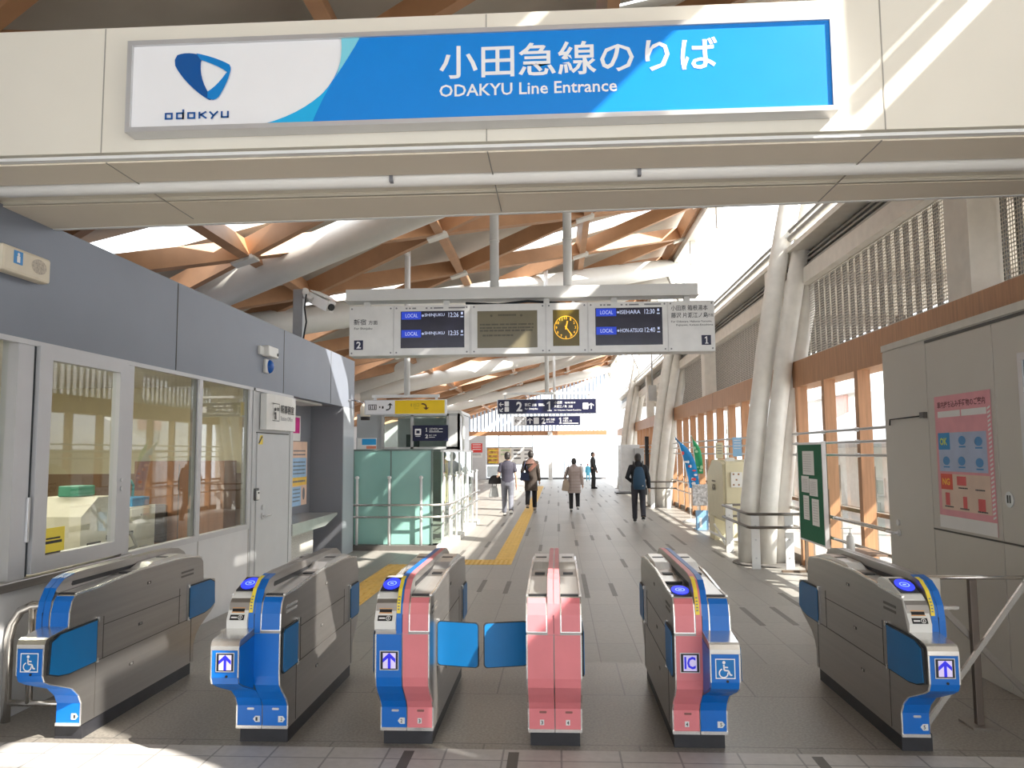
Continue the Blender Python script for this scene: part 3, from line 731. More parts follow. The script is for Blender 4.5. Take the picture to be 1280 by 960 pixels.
# blue field: curved left edge
bw = lambda x: x
c1 = bez((.74, .014), (1.00, .07), (1.19, .25), (1.165, .531), 12)
mb = MB(); ppoly(mb, fc, c1 + [(SW-.016, .531), (SW-.016, .014)], .001, .001); fld = mb.build('blue_field', sign_blue, t)
c2 = bez((.74, .014), (.92, .06), (1.04, .15), (1.12, .26), 8)
mb = MB(); ppoly(mb, fc, c2 + bez((1.12, .26), (1.08, .20), (1.04, .10), (1.01, .014), 6), .003); mb.build('cyan_arc', sign_cyan, fld)
mb = MB(); ppoly(mb, fc, bez((1.12, .27), (1.155, .33), (1.17, .42), (1.162, .531), 6) + [(1.262, .531)] + bez((1.262, .531), (1.22, .44), (1.16, .34), (1.12, .27), 5), .0035); mb.build('aqua_arc', sign_aqua, fld)
mb = MB(); ptext(mb, fc, '小田急線のりば', 1.69, .255, 1.45, .205, .004, .012); ptext(mb, fc, 'ODAKYU Line Entrance', 1.69, .145, .93, .075, .004, .014); mb.build('lettering', sign_white, t)
# ribbon emblem
ex, ey, es = .245, .175, .31
E_ = lambda u, v: (ex+u*es, ey+v*es*1.0)
mb = MB(); ppoly(mb, fc, bez(E_(.06, .93), E_(.18, .99), E_(.36, .97), E_(.52, .90), 6) + bez(E_(.50, .88), E_(.44, .55), E_(.55, .25), E_(.72, .02), 8)[1:] + bez(E_(.66, .0), E_(.42, .14), E_(.12, .50), E_(.03, .72), 8) + [E_(.02, .84)], .003); em = mb.build('emblem', logo_blue, t)
mb = MB(); ppoly(mb, fc, bez(E_(.40, .955), E_(.62, .90), E_(.86, .80), E_(1.0, .70), 6) + [E_(1.02, .62), E_(.96, .55)] + bez(E_(.96, .55), E_(.84, .66), E_(.66, .75), E_(.48, .82), 5), .0035); mb.build('emblem_top', logo_mid, em)
mb = MB(); ppoly(mb, fc, [E_(1.02, .66), E_(.96, .55)] + bez(E_(.93, .52), E_(.84, .36), E_(.72, .24), E_(.62, .17), 5) + [E_(.62, .05), E_(.72, .0), E_(.78, .02)] + bez(E_(.82, .06), E_(.93, .25), E_(1.0, .45), E_(1.02, .60), 6), .0038); mb.build('emblem_side', logo_mid, em)
# wordmark with its rounded letters
mb = MB(); wx, wy, h, w = .205, .062, .042, .044; th = .010
def o_(x): pframe(mb, fc, x, wy, w, h, th, .003)
o_(wx); x = wx+.062; pframe(mb, fc, x, wy, w, h, th, .003); prect(mb, fc, x+w-th, wy, th, h+.018, .003)
x += .062; pframe(mb, fc, x, wy, w, h, th, .003)
x += .062; prect(mb, fc, x, wy, th, h, .003); pline(mb, fc, [(x+.008, wy+.021), (x+.042, wy+h)], th, .003); pline(mb, fc, [(x+.012, wy+.025), (x+.044, wy)], th, .003)
x += .060; pline(mb, fc, [(x, wy+h), (x+.022, wy+.016), (x+.046, wy+h)], th, .003); pline(mb, fc, [(x+.024, wy+.02), (x+.010, wy-.004)], th, .003)
x += .062; prect(mb, fc, x, wy, th, h, .003); prect(mb, fc, x+w-th, wy, th, h, .003); prect(mb, fc, x, wy, w, th, .003)
mb.build('wordmark', logo_blue, t)
# ------------------------------------------------------------------ departure board
YB = 8.0
t = thing('departure_board', 'long hanging departure board with two dark screens and amber clock', 'departure board', (-.27, YB+.1, 2.70))
mb = MB(); mb.box(-2.16, 1.61, YB, YB+.22, 2.71, 3.235, .004); mb.build('housing', mat('board grey', (.70, .69, .68), .4, .1), t)
bf = Face((-2.16, YB, 2.71), (1, 0, 0), (0, 0, 1))
segs = [(.005, .465), (.475, 1.26), (1.285, 2.045), (2.06, 2.475), (2.49, 3.29), (3.30, 3.765)]
for k, (a, b) in enumerate(segs):
    mb = MB(); prect(mb, bf, a, .004, b-a, .518, .0, .012); mb.build('front_plate', mat('board plate', (.80, .79, .775), .4, .1), t)
mb = MB()
for a, b in segs:
    for x in (a+.025, b-.025):
        for z in (.03, .495): pdisc(mb, bf, x, z, .009, None, .012, .004, 8)
mb.build('screw', grey_ink, t)
for (x, w, dests) in ((.545, .665, (('SHINJUKU', '12:26'), ('SHINJUKU', '12:35'))), (2.56, .68, (('ISEHARA', '12:30'), ('HON-ATSUGI', '12:40')))):
    mb = MB(); prect(mb, bf, x, .075, w, .385, .012, .004); scn = mb.build('led_screen', screen_dark, t)
    for z in (.375, .185): mb = MB(); prect(mb, bf, x+.008, z, .205, .08, .0165); mb.build('train_type', led_blue, scn)
    mb = MB()
    for (d_, tm), z in zip(dests, (.375, .185)):
        ptext(mb, bf, 'LOCAL', x+.05, z+.02, .13, .04, .018, .01)
        ptext(mb, bf, d_, x+.25, z+.02, .21 if len(d_) < 9 else .23, .04, .018, .012); pdisc(mb, bf, x+.232, z+.038, .012, None, .018)
        ptext(mb, bf, tm, x+.50, z+.018, .105, .05, .018, .01); prect(mb, bf, x+.63, z+.045, .02, .025, .018); prect(mb, bf, x+.625, z+.015, .03, .012, .018)
    mb.build('led_lettering', led_white, scn)
mb = MB()
for x in (.545, 2.56): 
    for dx, w in ((.05, .02), (.085, .02), (.12, .04), (.26, .02), (.31, .02), (.345, .10), (.50, .17)): prect(mb, bf, x+dx, .485, w, .015, .0125)
mb.build('heading_print', grey_ink, t)
mb = MB(); prect(mb, bf, 1.345, .065, .62, .385, .012, .004); s2 = mb.build('notice_screen', mat('unlit amber screen', (.205, .175, .105), .3, 0, .06), t)
mb = MB()
for x in (1.49, 1.80): pdisc(mb, bf, x, .40, .013, None, .017)
plines(mb, bf, 1.56, .395, .19, 1, .04, .02, .017)
plines(mb, bf, 1.37, .30, .56, 2, .035, .016, .017); plines(mb, bf, 1.37, .235, .56, 1, .04, .018, .017); plines(mb, bf, 1.40, .185, .32, 1, .04, .018, .017)
mb.build('notice_print', mat('dim print', (.11, .095, .06), .5), s2)
mb = MB(); prect(mb, bf, 2.125, .075, .27, .375, .012, .004); ck = mb.build('clock_screen', mat('olive clock panel', (.165, .115, .012), .3, 0, .1), t)
mb = MB(); cx, cy, R = 2.26, .265, .118
pring(mb, bf, cx, cy, R-.002, R+.004, .0165)
for k in range(1, 13):
    a = math.radians(90-30*k); s_ = str(k); ptext(mb, bf, s_, cx+R*.82*math.cos(a)-.012*len(s_)*.8, cy+R*.84*math.sin(a)-.014, .015*len(s_), .028, .017, .012)
for ang, L, w in ((78, .07, .014), (-54, .105, .011)):
    a = math.radians(ang); pline(mb, bf, [(cx-.02*math.cos(a), cy-.02*math.sin(a)), (cx+L*math.cos(a), cy+L*math.sin(a))], w, .018)
mb.build('clock_face', led_amber, ck)
mb = MB()
ptext(mb, bf, '新宿', .05, .325, .13, .062, .013, .008); ptext(mb, bf, '方面', .205, .327, .095, .045, .013, .006); ptext(mb, bf, 'For Shinjuku', .055, .27, .19, .03, .013, .008)
ptext(mb, bf, '小田原 箱根湯本', 3.33, .42, .37, .056, .013, .008); ptext(mb, bf, '藤沢 片瀬江ノ島', 3.33, .345, .37, .056, .013, .008); ptext(mb, bf, '方面', 3.70, .355, .055, .032, .013, .004)
ptext(mb, bf, 'For Odawara, Hakone-Yumoto,', 3.33, .295, .41, .024, .013, .006); ptext(mb, bf, 'Fujisawa, Katase-Enoshima', 3.38, .258, .37, .024, .013, .006)
mb.build('lettering', ink, t)
for x, s_, nm in ((.055, '2', None), (3.63, '1', None)):
    mb = MB(); prect(mb, bf, x, .065, .095, .10, .0125, .001); p = mb.build('track_number', navy, t)
    mb = MB(); (pone(mb, bf, x+.03, .078, .074, .0145) if s_ == '1' else ptext(mb, bf, s_, x+.025, .078, None, .074, .0145, .03)); mb.build('lettering', sign_white, p)
mb = MB(); mb.box(-2.22, 1.46, YB+.06, YB+.16, 3.30, 3.43, .004); mb.box(-2.22, 1.46, YB+.0, YB+.22, 3.295, 3.305); mb.build('carrier_beam', white, t)
for x in (-2.0, -1.15, -.1, .6, 1.35):
    mb = MB(); mb.box(x-.03, x+.03, YB+.08, YB+.14, 3.23, 3.30); mb.box(x-.09, x+.09, YB+.06, YB+.16, 3.225, 3.24); mb.build('hanger_clamp', white_pl, t)
for x in (-.645, .125):
    mb = MB(); mb.tube([(x, YB+.11, 3.42), (x, YB+.11, 6.1)], .048, 14)
    for z in (3.42, 3.92, 4.42): mb.tube([(x, YB+.11, z), (x, YB+.11, z+.012)], .056, 14)
    mb.build('hanger_pole', white, t)
mb = MB(); mb.tube([(-.95, YB+.11, 3.27), (-.6, YB+.11, 3.25), (-.3, YB+.11, 3.28), (.1, YB+.11, 3.25)], .014, 6); mb.build('cable', rubber, t)
# ------------------------------------------------------------------ hanging direction signs
def hang(name, label, x0, x1, z0, z1, Y, poles, top=.16, ph=3.2):
    t = thing(name, label, 'sign', ((x0+x1)/2, Y, z0))
    mb = MB(); mb.box(x0-.02, x1+.02, Y+.003, Y+.14, z0-.012, z1+.012); mb.build('case', alum, t)
    mb = MB(); mb.box(x0+.1, x1-.1 if x1-x0 > 1 else x1, Y+.03, Y+.11, z1+top-.05, z1+top)
    mb.build('carrier_bar', white, t)
    for x in (x0+.15, x1-.15):
        mb = MB(); mb.box(x-.02, x+.02, Y+.05, Y+.09, z1, z1+top); mb.build('hanger_clamp', white, t)
    for x in poles: mb = MB(); mb.tube([(x, Y+.07, z1+top-.01), (x, Y+.07, roofz(x)+.75)], .05, 10); mb.build('hanger_pole', white, t)
    return t, Face((x0, Y, z0), (1, 0, 0), (0, 0, 1))
t, f = hang('direction_sign', 'long navy hanging sign with large white 2 and 1', -1.29, .83, 2.545, 2.845, 17.0, (-.22,))
mb = MB(); prect(mb, f, 0, 0, 2.12, .30, .0, .006); pn = mb.build('panel', navy, t)
mb = MB()
for yy, a in ((.20, 180), (.08, 225)): parrow(mb, f, .075, yy, .10, a, .008)
for yy in (.04, .16): pround(mb, f, .145, yy, .095, .105, .012, .008)
ptext(mb, f, '2', .40, .045, .13, .21, .008, .03); pone(mb, f, 1.06, .045, .21, .008)
ptext(mb, f, '新宿', .585, .15, .13, .075, .008, .014); ptext(mb, f, '方面', .745, .155, .095, .055, .008, .01); ptext(mb, f, 'for Shinjuku', .585, .07, .28, .05, .008, .012)
for k, (a, b) in enumerate(((.88, .11), (.885, .13))): prect(mb, f, a, .19-.03*k, b, .018, .008)
ptext(mb, f, '小田原', 1.225, .20, .17, .06, .008, .012); ptext(mb, f, '片瀬江ノ島', 1.225, .115, .27, .06, .008, .012); ptext(mb, f, '方面', 1.53, .115, .09, .055, .008, .012); ptext(mb, f, '箱根湯本', 1.45, .205, .24, .04, .008, .012)
ptext(mb, f, 'for Odawara, Katase-Enoshima', 1.225, .045, .58, .035, .008, .01)
pround(mb, f, 1.84, .08, .12, .14, .015, .008); parrow(mb, f, 2.02, .15, .13, 90, .008)
mb.build('lettering', sign_white, pn)
t, f = hang('direction_sign', 'shorter far hanging sign, white left end and navy right part', -1.55, .80, 2.67, 2.985, 28.0, (-.1,))
mb = MB(); prect(mb, f, 0, 0, .44, .31, .0, .004); p0 = mb.build('white_panel', sign_white, t)
mb = MB(); parrow(mb, f, .10, .16, .16, 180, .007); pframe(mb, f, .27, .03, .12, .11, .012, .007); pframe(mb, f, .27, .17, .12, .11, .012, .007); mb.build('arrow_print', ink, p0)
mb = MB(); prect(mb, f, .45, 0, 1.90, .31, .0, .006); pn = mb.build('panel', navy, t)
mb = MB(); parrow(mb, f, .57, .155, .20, 90, .008); pround(mb, f, .70, .04, .19, .23, .02, .008); ptext(mb, f, '2', .98, .05, .14, .21, .008, .03); pone(mb, f, 1.60, .05, .21, .008)
ptext(mb, f, '新宿 方面', 1.15, .16, .30, .08, .008, .012); ptext(mb, f, 'for Shinjuku', 1.15, .08, .28, .05, .008, .01); ptext(mb, f, '小田原', 1.74, .19, .2, .08, .008, .012); ptext(mb, f, '片瀬江ノ島', 1.74, .10, .32, .08, .008, .012); prect(mb, f, 1.74, .04, .55, .03, .008)
mb.build('lettering', sign_white, pn)
t, f = hang('exit_sign', 'yellow and white hanging exit sign above the green glass enclosure', -3.22, -1.88, 2.36, 2.585, 13.0, (-2.53,), .10)
mb = MB(); mb.tube([(-2.53, 13.07, 5.09), (-2.53, 12.45, 5.07)], .04, 8); mb.build('hanger_arm', white, t)
mb = MB(); prect(mb, f, 0, 0, .50, .225, .0, .005); p0 = mb.build('white_panel', sign_white, t)
mb = MB(); pframe(mb, f, .05, .07, .14, .09, .012, .007); prect(mb, f, .115, .07, .01, .09, .007); pdisc(mb, f, .085, .13, .011, None, .007, 0, 8); prect(mb, f, .076, .085, .018, .035, .007); pdisc(mb, f, .155, .13, .011, None, .007, 0, 8); prect(mb, f, .146, .085, .018, .035, .007)
prect(mb, f, .235, .10, .02, .03, .007); prect(mb, f, .28, .09, .03, .04, .007)
pline(mb, f, [(.35, .065), (.40, .075), (.42, .10), (.42, .15)], .022, .007); ppoly(mb, f, [(.375, .145), (.465, .145), (.42, .185)], .007); mb.build('symbol_print', ink, p0)
mb = MB(); prect(mb, f, .50, 0, .84, .225, .0, .005); p1 = mb.build('yellow_panel', yellow, t)
mb = MB(); pline(mb, f, [(.95, .165), (1.0, .16), (1.03, .13), (1.03, .09)], .024, .007); ppoly(mb, f, [(.98, .10), (1.08, .10), (1.03, .06)], .007); mb.build('arrow_print', mat('brown ink', (.12, .04, .02), .5), p1)
mb = MB(); prect(mb, f, .77, .12, .02, .05, .007); ptext(mb, f, '出口', .81, .115, .10, .065, .007); ptext(mb, f, 'Exit', .83, .075, .07, .025, .007); mb.build('lettering', mat('olive ink', (.55, .38, .02), .5), p1)
# ------------------------------------------------------------------ station office: windows, door, counter, fittings
def yz(y0, z0, x=XO): return Face((x, y0, z0), (0, 1, 0), (0, 0, 1))     # faces +X, seen from the hall
pane = lambda ya, yb, za, zb, x: [(x, ya, za), (x, yb, za), (x, yb, zb), (x, ya, zb)]
mb = MB(); mb.box(XO-.10, XO+.01, 5.00, 5.16, .88, 2.49); struct('trim_4', mb, frame_m, 'silver jamb left of the sliding office window')
mb = MB(); mb.box(XO+.01, XO+.03, 5.14, 5.165, 1.12, 1.42, .004); o = mb.build('window_pull', alum); tag(o, 'small steel pull on the jamb left of the sliding office window', 'handle')
w = thing('window_3', 'silver framed sliding window of the station office with a yellow label', 'window', (XO, 5.75, .9), kind='structure')
mb = MB()
for a in ((5.19, 5.33, .90, 2.46), (6.19, 6.31, .90, 2.46), (5.33, 6.19, .90, 1.01), (5.33, 6.19, 2.375, 2.46)): mb.box(XO-.03, XO+.035, *a)
mb.build('window_frame', frame_m, w)
mb = MB(); mb.box(XO-.035, XO+.02, 6.312, 6.322, .89, 2.47); mb.box(XO-.035, XO+.006, 5.165, 5.186, .89, 2.47); mb.build('window_seal', rubber, w)
mb = MB(); mb.face(pane(5.33, 6.19, 1.01, 2.375, XO)); mb.build('window_pane', glass, w)
mb = MB(); pdisc(mb, yz(6.25, 1.50, XO+.035), 0, 0, .014, .014, .001, .01); pdisc(mb, yz(6.25, 1.43, XO+.035), 0, 0, .012, .018, .001, .01); mb.build('window_latch', alum, w)
mb = MB(); f = yz(5.345, 1.02, XO); prect(mb, f, 0, 0, .24, .17, .004, .002); o = mb.build('window_label', label_yellow); tag(o, 'yellow label in the lower left corner of the sliding office window', 'label')
mb = MB(); prect(mb, f, .03, .09, .16, .012, .007); prect(mb, f, .02, .06, .19, .02, .007); prect(mb, f, 0, -.012, .2, .012, .006); mb.build('print', ink, o)
for n, (a, b) in enumerate(((6.44, 7.66), (7.74, 8.96))):
    w = thing('window_%d' % (4+n), ('fixed office window next to the sliding one' if n == 0 else 'fixed office window nearest the grey office door'), 'window', (XO, (a+b)/2, .88), kind='structure')
    mb = MB()
    if n == 0: mb.box(XO-.06, XO+.012, a-.112, a, .841, 2.489)
    mb.box(XO-.06, XO+.012, a, b, .841, .895); mb.box(XO-.06, XO+.012, b, b+.078, .841, 2.489); mb.box(XO-.06, XO+.012, a, b, 2.46, 2.49); mb.build('window_frame', frame_m, w)
    mb = MB(); mb.box(XO-.065, XO-.01, b-.02, b, .9, 2.46); mb.build('window_seal', mat('grey seal', (.22, .22, .21), .6), w)
    mb = MB(); mb.face(pane(a, b-.02, .895, 2.46, XO-.02)); mb.build('window_pane', glass, w)
mb = MB(); mb.face(pane(2.1, 5.0, .9, 2.46, XO-.06)); struct('window_6', mb, glass, 'office window pane at the left picture edge')
# door with card reader
d = thing('door_1', 'grey steel office door with card reader', 'door', (XO, 9.8, 0), kind='structure')
mb = MB(); mb.box(XO-.06, XO-.01, 9.08, 10.42, 0, 2.49); mb.box(XO-.06, XO+.02, 9.05, 9.10, 0, 2.49); mb.build('door_surround', door_m, d)
mb = MB(); mb.box(XO-.02, XO+.005, 9.24, 10.34, .03, 1.955, .003); mb.build('door_leaf', door_m, d)
mb = MB(); mb.box(XO-.015, XO-.004, 9.225, 10.355, 1.955, 1.968); mb.box(XO-.015, XO-.004, 10.34, 10.352, 0, 1.96); mb.build('door_gap', groove_m, d)
mb = MB(); pdisc(mb, yz(9.42, 1.06), 0, 0, .03, .03, .005, .02); mb.build('door_lock', alum, d)
mb = MB(); pdisc(mb, yz(9.42, .955), 0, 0, .035, .035, .005, .015); mb.tube([(XO+.045, 9.41, .955), (XO+.045, 9.62, .955)], .013, 8); mb.tube([(XO, 9.42, .955), (XO+.05, 9.42, .955)], .014, 8); mb.build('door_handle', alum, d)
mb = MB(); f = yz(9.26, 1.82); ppoly(mb, f, [(0, 0), (.14, 0), (.14, .11), (.06, .11)], .006, .001); o = mb.build('door_sticker', label_yellow, d)
mb = MB(); pline(mb, f, [(.01, .01), (.12, .10)], .028, .008); mb.build('sticker_print', ink, o)
t = thing('card_reader', 'small white card reader on the jamb beside the grey office door', 'card reader', (XO+.02, 9.17, 1.16))
mb = MB(); mb.box(XO+.02, XO+.04, 9.12, 9.23, 1.155, 1.30, .006); mb.build('backing', mat('dark grey plastic', (.09, .09, .095), .5), t)
mb = MB(); mb.box(XO+.035, XO+.055, 9.14, 9.22, 1.165, 1.27, .006); mb.build('reader_face', white_pl, t)
mb = MB(); prect(mb, yz(9.155, 1.235, XO+.055), 0, 0, .045, .022, .001); mb.build('display', ink, t)
t = thing('office_sign', 'white box sign above the grey office door, Station Office in black', 'sign', (XO, 9.85, 2.0))
mb = MB(); pr = [(XO, 9.32), (XO+.075, 9.32), (XO+.10, 9.55), (XO+.105, 9.85), (XO+.10, 10.15), (XO+.075, 10.38), (XO, 10.38)]
mb.pz(pr, 2.0, 2.44); mb.build('sign_box', white_pl, t)
f = yz(9.30, 2.0, XO+.104)
mb = MB(); pframe(mb, f, .14, .11, .24, .22, .008, .004); pdisc(mb, f, .235, .255, .022, None, .005); ppoly(mb, f, [(.20, .22), (.265, .22), (.275, .13), (.225, .13), (.225, .19), (.20, .19)], .005); prect(mb, f, .29, .24, .03, .04, .005); prect(mb, f, .335, .24, .025, .04, .005)
ptext(mb, f, '駅事務室', .42, .21, .50, .115, .006, .02); mb.build('lettering', ink, t)
mb = MB(); ptext(mb, f, 'Station Office', .42, .125, .44, .055, .006, .005); mb.build('lettering', grey_ink, t)
# niche counter
t = thing('office_counter', 'grey counter shelf in the office recess with speckled front', 'counter', (-3.85, 11.6, 0))
mb = MB(); mb.px([(10.5, .66), (10.5, .755), (12.65, .755), (12.65, .72), (12.0, .60), (10.5, .60)], -4.148, -3.58); mb.build('counter_top', mat('counter steel', (.50, .49, .47), .3, .5), t)
def speck():
    m = mat('speckled stone front', (.55, .53, .48), .6, 0, .35, 60); return m
mb = MB(); mb.box(-4.148, -3.80, 10.5, 12.1, .0, .66); mb.build('counter_front', speck(), t)
mb = MB(); mb.box(-4.05, -3.95, 10.7, 10.95, .755, .80); o = mb.build('bell_box', black); tag(o, 'small black box on the office recess counter', 'box')
f = yz(12.06, 1.94, -4.149)
mb = MB(); prect(mb, f, 0, -.03, .40, .40, .001, .002); o = mb.build('poster', paper); tag(o, 'white poster with magenta square in the office recess', 'poster')
mb = MB(); prect(mb, f, 0, .09, .36, .25, .004); mb.build('print', mat('magenta print', (.72, .03, .28), .5), o)
f = yz(12.08, .88, -4.149)
mb = MB(); prect(mb, f, 0, 0, .74, 1.02, .001, .002); o = mb.build('poster', mat('peach poster', (.86, .60, .46), .6)); tag(o, 'tall peach, blue and yellow notice poster below the magenta one in the office recess', 'poster')
mb = MB(); prect(mb, f, 0, .44, .70, .32, .004); prect(mb, f, 0, .0, .45, .30, .004); mb.build('blue_print', mat('poster blue', (.38, .58, .80), .6), o)
mb = MB(); prect(mb, f, 0, .32, .72, .13, .0045); mb.build('yellow_print', mat('poster yellow', (.95, .62, .12), .6), o)
mb = MB(); rr = random.Random(5)
plines(mb, f, .05, .86, .6, 2, .06, .022, .005, rr); plines(mb, f, .05, .68, .6, 4, .06, .02, .006, rr); plines(mb, f, .05, .37, .6, 1, .06, .03, .006, rr); plines(mb, f, .05, .25, .35, 4, .06, .02, .006, rr)
pdisc(mb, f, .58, .18, .06, .10, .006); mb.build('print', grey_ink, o)
mb = MB(); mb.box(-4.1, -3.75, 10.75, 12.3, 2.465, 2.499); o = mb.build('niche_light', white_pl); tag(o, 'flat white light panel in the ceiling of the office recess', 'ceiling light')
# things fixed to the fascia
t = thing('guidance_speaker', 'cream wall speaker box with blue pictogram at the left picture edge', 'speaker', (XO, 4.98, 2.9))
mb = MB(); mb.box(XO, XO+.09, 4.70, 5.18, 2.885, 3.06, .02); mb.build('housing', mat('aged cream plastic', (.74, .66, .52), .45), t)
f = yz(4.70, 2.885, XO+.09)
mb = MB(); prect(mb, f, .10, .065, .085, .085, .001, .002); o = mb.build('pictogram_panel', mat('pictogram blue', (.02, .25, .62), .4), t)
mb = MB(); pdisc(mb, f, .143, .128, .012, None, .004, 0, 10); prect(mb, f, .128, .075, .03, .042, .004); mb.build('pictogram', sign_white, o)
mb = MB(); pdisc(mb, f, .35, .095, .075, .05, .001, .003); mb.build('speaker_grille', mat('tan grille', (.52, .46, .38), .7, 0, .3, 80), t)
t = thing('motion_sensor', 'small white box sensor with blue half dome below, on the fascia', 'sensor', (XO, 9.45, 2.75))
mb = MB(); mb.box(XO, XO+.09, 9.32, 9.66, 2.90, 3.03, .012); mb.box(XO, XO+.03, 9.2, 9.34, 2.91, 3.01); mb.build('sensor_box', white_pl, t)
mb = MB(); pdisc(mb, yz(9.62, 2.945, XO+.09), 0, 0, .016, .02, .001, .008); mb.build('lens', black, t)
mb = MB(); mb.box(XO, XO+.035, 9.38, 9.5, 2.70, 2.87, .008); mb.build('dome_base', white_pl, t)
mb = MB(); mb.ball((XO+.03, 9.50, 2.785), .06, .07, .085); mb.build('dome', mat('blue dome', (.0, .09, .42), .25), t)
t = thing('security_camera', 'grey steel post on the office roof carrying a white camera', 'camera', (-3.75, 11.05, 3.34))
mb = MB(); mb.box(-3.80, -3.66, 11.0, 11.10, 3.33, 4.08); mb.build('post', mat('galvanised steel', (.36, .37, .38), .45, .5), t)
mb = MB(); mb.tube([(-3.66, 11.05, 4.0), (-3.5, 10.98, 3.92)], .04, 8); mb.ball((-3.64, 11.05, 4.04), .06, .06, .07); mb.build('bracket', white_pl, t)
mb = MB(); mb.obox((-3.56, 11.1, 3.98), (-3.20, 10.85, 3.78), .13, .15); mb.build('camera_body', white_pl, t)
mb = MB(); mb.obox((-3.50, 11.06, 4.06), (-3.24, 10.88, 3.92), .16, .015); mb.build('sun_shield', white_pl, t)
mb = MB(); mb.tube([(-3.20, 10.85, 3.78), (-3.18, 10.836, 3.77)], .05, 10); mb.build('lens', black, t)
mb = MB(); mb.tube([(-3.6, 10.98, 4.0), (-3.62, 10.97, 3.8), (-3.60, 11.0, 3.6), (-3.64, 11.0, 3.36)], .012, 6); mb.build('cable', rubber, t)
# beacon on the end pier
t = thing('alarm_light', 'small dark capped lamp on the end pier of the office', 'lamp', (XO, 13.4, 2.3))
mb = MB(); mb.tube([(XO, 13.3, 2.62), (XO+.12, 13.5, 2.62), (XO+.2, 13.72, 2.58)], .012, 6); mb.build('arm', grey_ink, t)
mb = MB(); mb.lathe([(.05, .0), (.09, .02), (.09, .18), (.06, .24)], (XO+.2, 13.72, 2.34)); mb.build('lamp_shade', mat('cream lamp', (.7, .62, .5), .4), t)
mb = MB(); mb.lathe([(.08, .0), (.085, .06)], (XO+.2, 13.72, 2.29)); mb.build('lamp_base', black, t)
# inside the office
t = thing('office_desk', 'pale desk behind the office windows', 'desk', (-4.5, 6.5, 0))
mb = MB(); mb.box(-4.9, -3.85, 4.2, 7.75, .72, .76); mb.build('desk_top', mat('pale desk', (.62, .60, .52), .5), t)
for y in (4.25, 6.0, 7.7):
    mb = MB(); mb.box(-4.85, -3.9, y, y+.04, 0, .72); mb.build('leg', mat('grey desk leg', (.42, .42, .42), .5), t)
t = thing('ticket_machine', 'beige office machine on the desk behind the sliding window', 'machine', (-4.45, 7.1, .76))
mb = MB(); mb.px([(6.75, .763), (6.75, 1.16), (7.0, 1.32), (7.3, 1.32), (7.45, 1.10), (7.65, 1.05), (7.65, .763)], -4.75, -4.2); mb.build('body', mat('beige machine', (.60, .57, .47), .5), t)
mb = MB(); mb.box(-4.21, -4.19, 7.15, 7.6, .92, .96); mb.box(-4.21, -4.19, 6.85, 7.05, .85, .92); mb.build('slot', black, t)
mb = MB(); mb.tube([(-4.18, 7.25, 1.0), (-4.1, 7.4, .95), (-4.1, 7.5, .82), (-4.15, 7.45, .79)], .018, 8); mb.build('cable', mat('grey cable', (.3, .3, .28), .5), t)
t = thing('tape_box', 'green tape dispenser on the beige office machine', 'dispenser', (-4.5, 7.1, 1.32))
mb = MB(); mb.box(-4.6, -4.4, 7.02, 7.28, 1.322, 1.42, .01); mb.build('body', mat('green plastic', (.05, .30, .20), .5), t)
t = thing('file_cabinet', 'cream cabinet inside the office below a blue box', 'cabinet', (-4.8, 8.5, 0))
mb = MB(); mb.box(-5.1, -4.6, 8.24, 8.80, 0, 1.14, .006); mb.build('body', mat('cream cabinet', (.72, .70, .60), .5), t)
for z in (.1, .45, .8):
    mb = MB(); mb.box(-4.6, -4.585, 8.27, 8.77, z, z+.32, .004); dr = mb.build('drawer', mat('cream cabinet', (.72, .70, .60), .5), t)
    mb = MB(); mb.box(-4.585, -4.57, 8.45, 8.6, z+.24, z+.26); mb.build('handle', alum, dr)
t = thing('blue_box', 'blue box with green loops on the cream office cabinet', 'box', (-4.8, 8.5, 1.14))
mb = MB(); mb.box(-4.95, -4.62, 8.34, 8.70, 1.142, 1.24, .006); mb.build('body', mat('box blue', (.02, .26, .52), .5), t)
mb = MB()
for y in (8.42, 8.58): mb.tube([(-4.78, y-.05, 1.24), (-4.78, y-.06, 1.36), (-4.78, y, 1.42), (-4.78, y+.06, 1.36), (-4.78, y+.05, 1.24)], .014, 8)
mb.build('loop', mat('green loop', (.06, .35, .30), .5), t)
t = thing('office_chair', 'dark office chair seen through the middle office windows', 'chair', (-5.2, 9.5, 0))
mb = MB(); mb.box(-5.45, -4.95, 9.25, 9.75, .44, .52, .03); mb.build('seat', black, t)
mb = MB(); mb.box(-5.45, -4.95, 9.72, 9.80, .60, 1.08, .03); mb.build('backrest', black, t)
mb = MB(); mb.tube([(-5.2, 9.5, .06), (-5.2, 9.5, .45)], .03, 8); mb.obox((-5.2, 9.75, .46), (-5.2, 9.78, .66), .05, .02, Vector((0, 1, 0))); mb.build('stem', black, t)
for k in range(5):
    a = 2*math.pi*k/5; mb = MB(); mb.tube([(-5.2, 9.5, .08), (-5.2+.28*math.cos(a), 9.5+.28*math.sin(a), .04)], .02, 6); mb.build('leg', black, t)
t = thing('monitor', 'dark computer monitor on the desk at the left picture edge', 'monitor', (-4.3, 4.9, .76))
mb = MB(); mb.box(-4.42, -4.36, 4.55, 5.15, .86, 1.24, .008); mb.build('screen', black, t)
mb = MB(); mb.box(-4.5, -4.3, 4.75, 4.95, .76, .775); mb.box(-4.46, -4.42, 4.82, 4.88, .77, .95); mb.build('stand', black, t)
mb = MB(); rr = random.Random(2)
for k in range(5): mb.tube([(-4.15, 4.7+.06*k, .775), (-4.1, 4.75+.08*k, .80+.02*k), (-4.05, 4.95+.03*k, .79), (-4.0, 5.0+.05*k, .772)], .009, 6)
o = mb.build('cables', mat('pale cable', (.66, .62, .5), .5)); tag(o, 'tangle of pale cables on the desk at the left picture edge', 'cable')
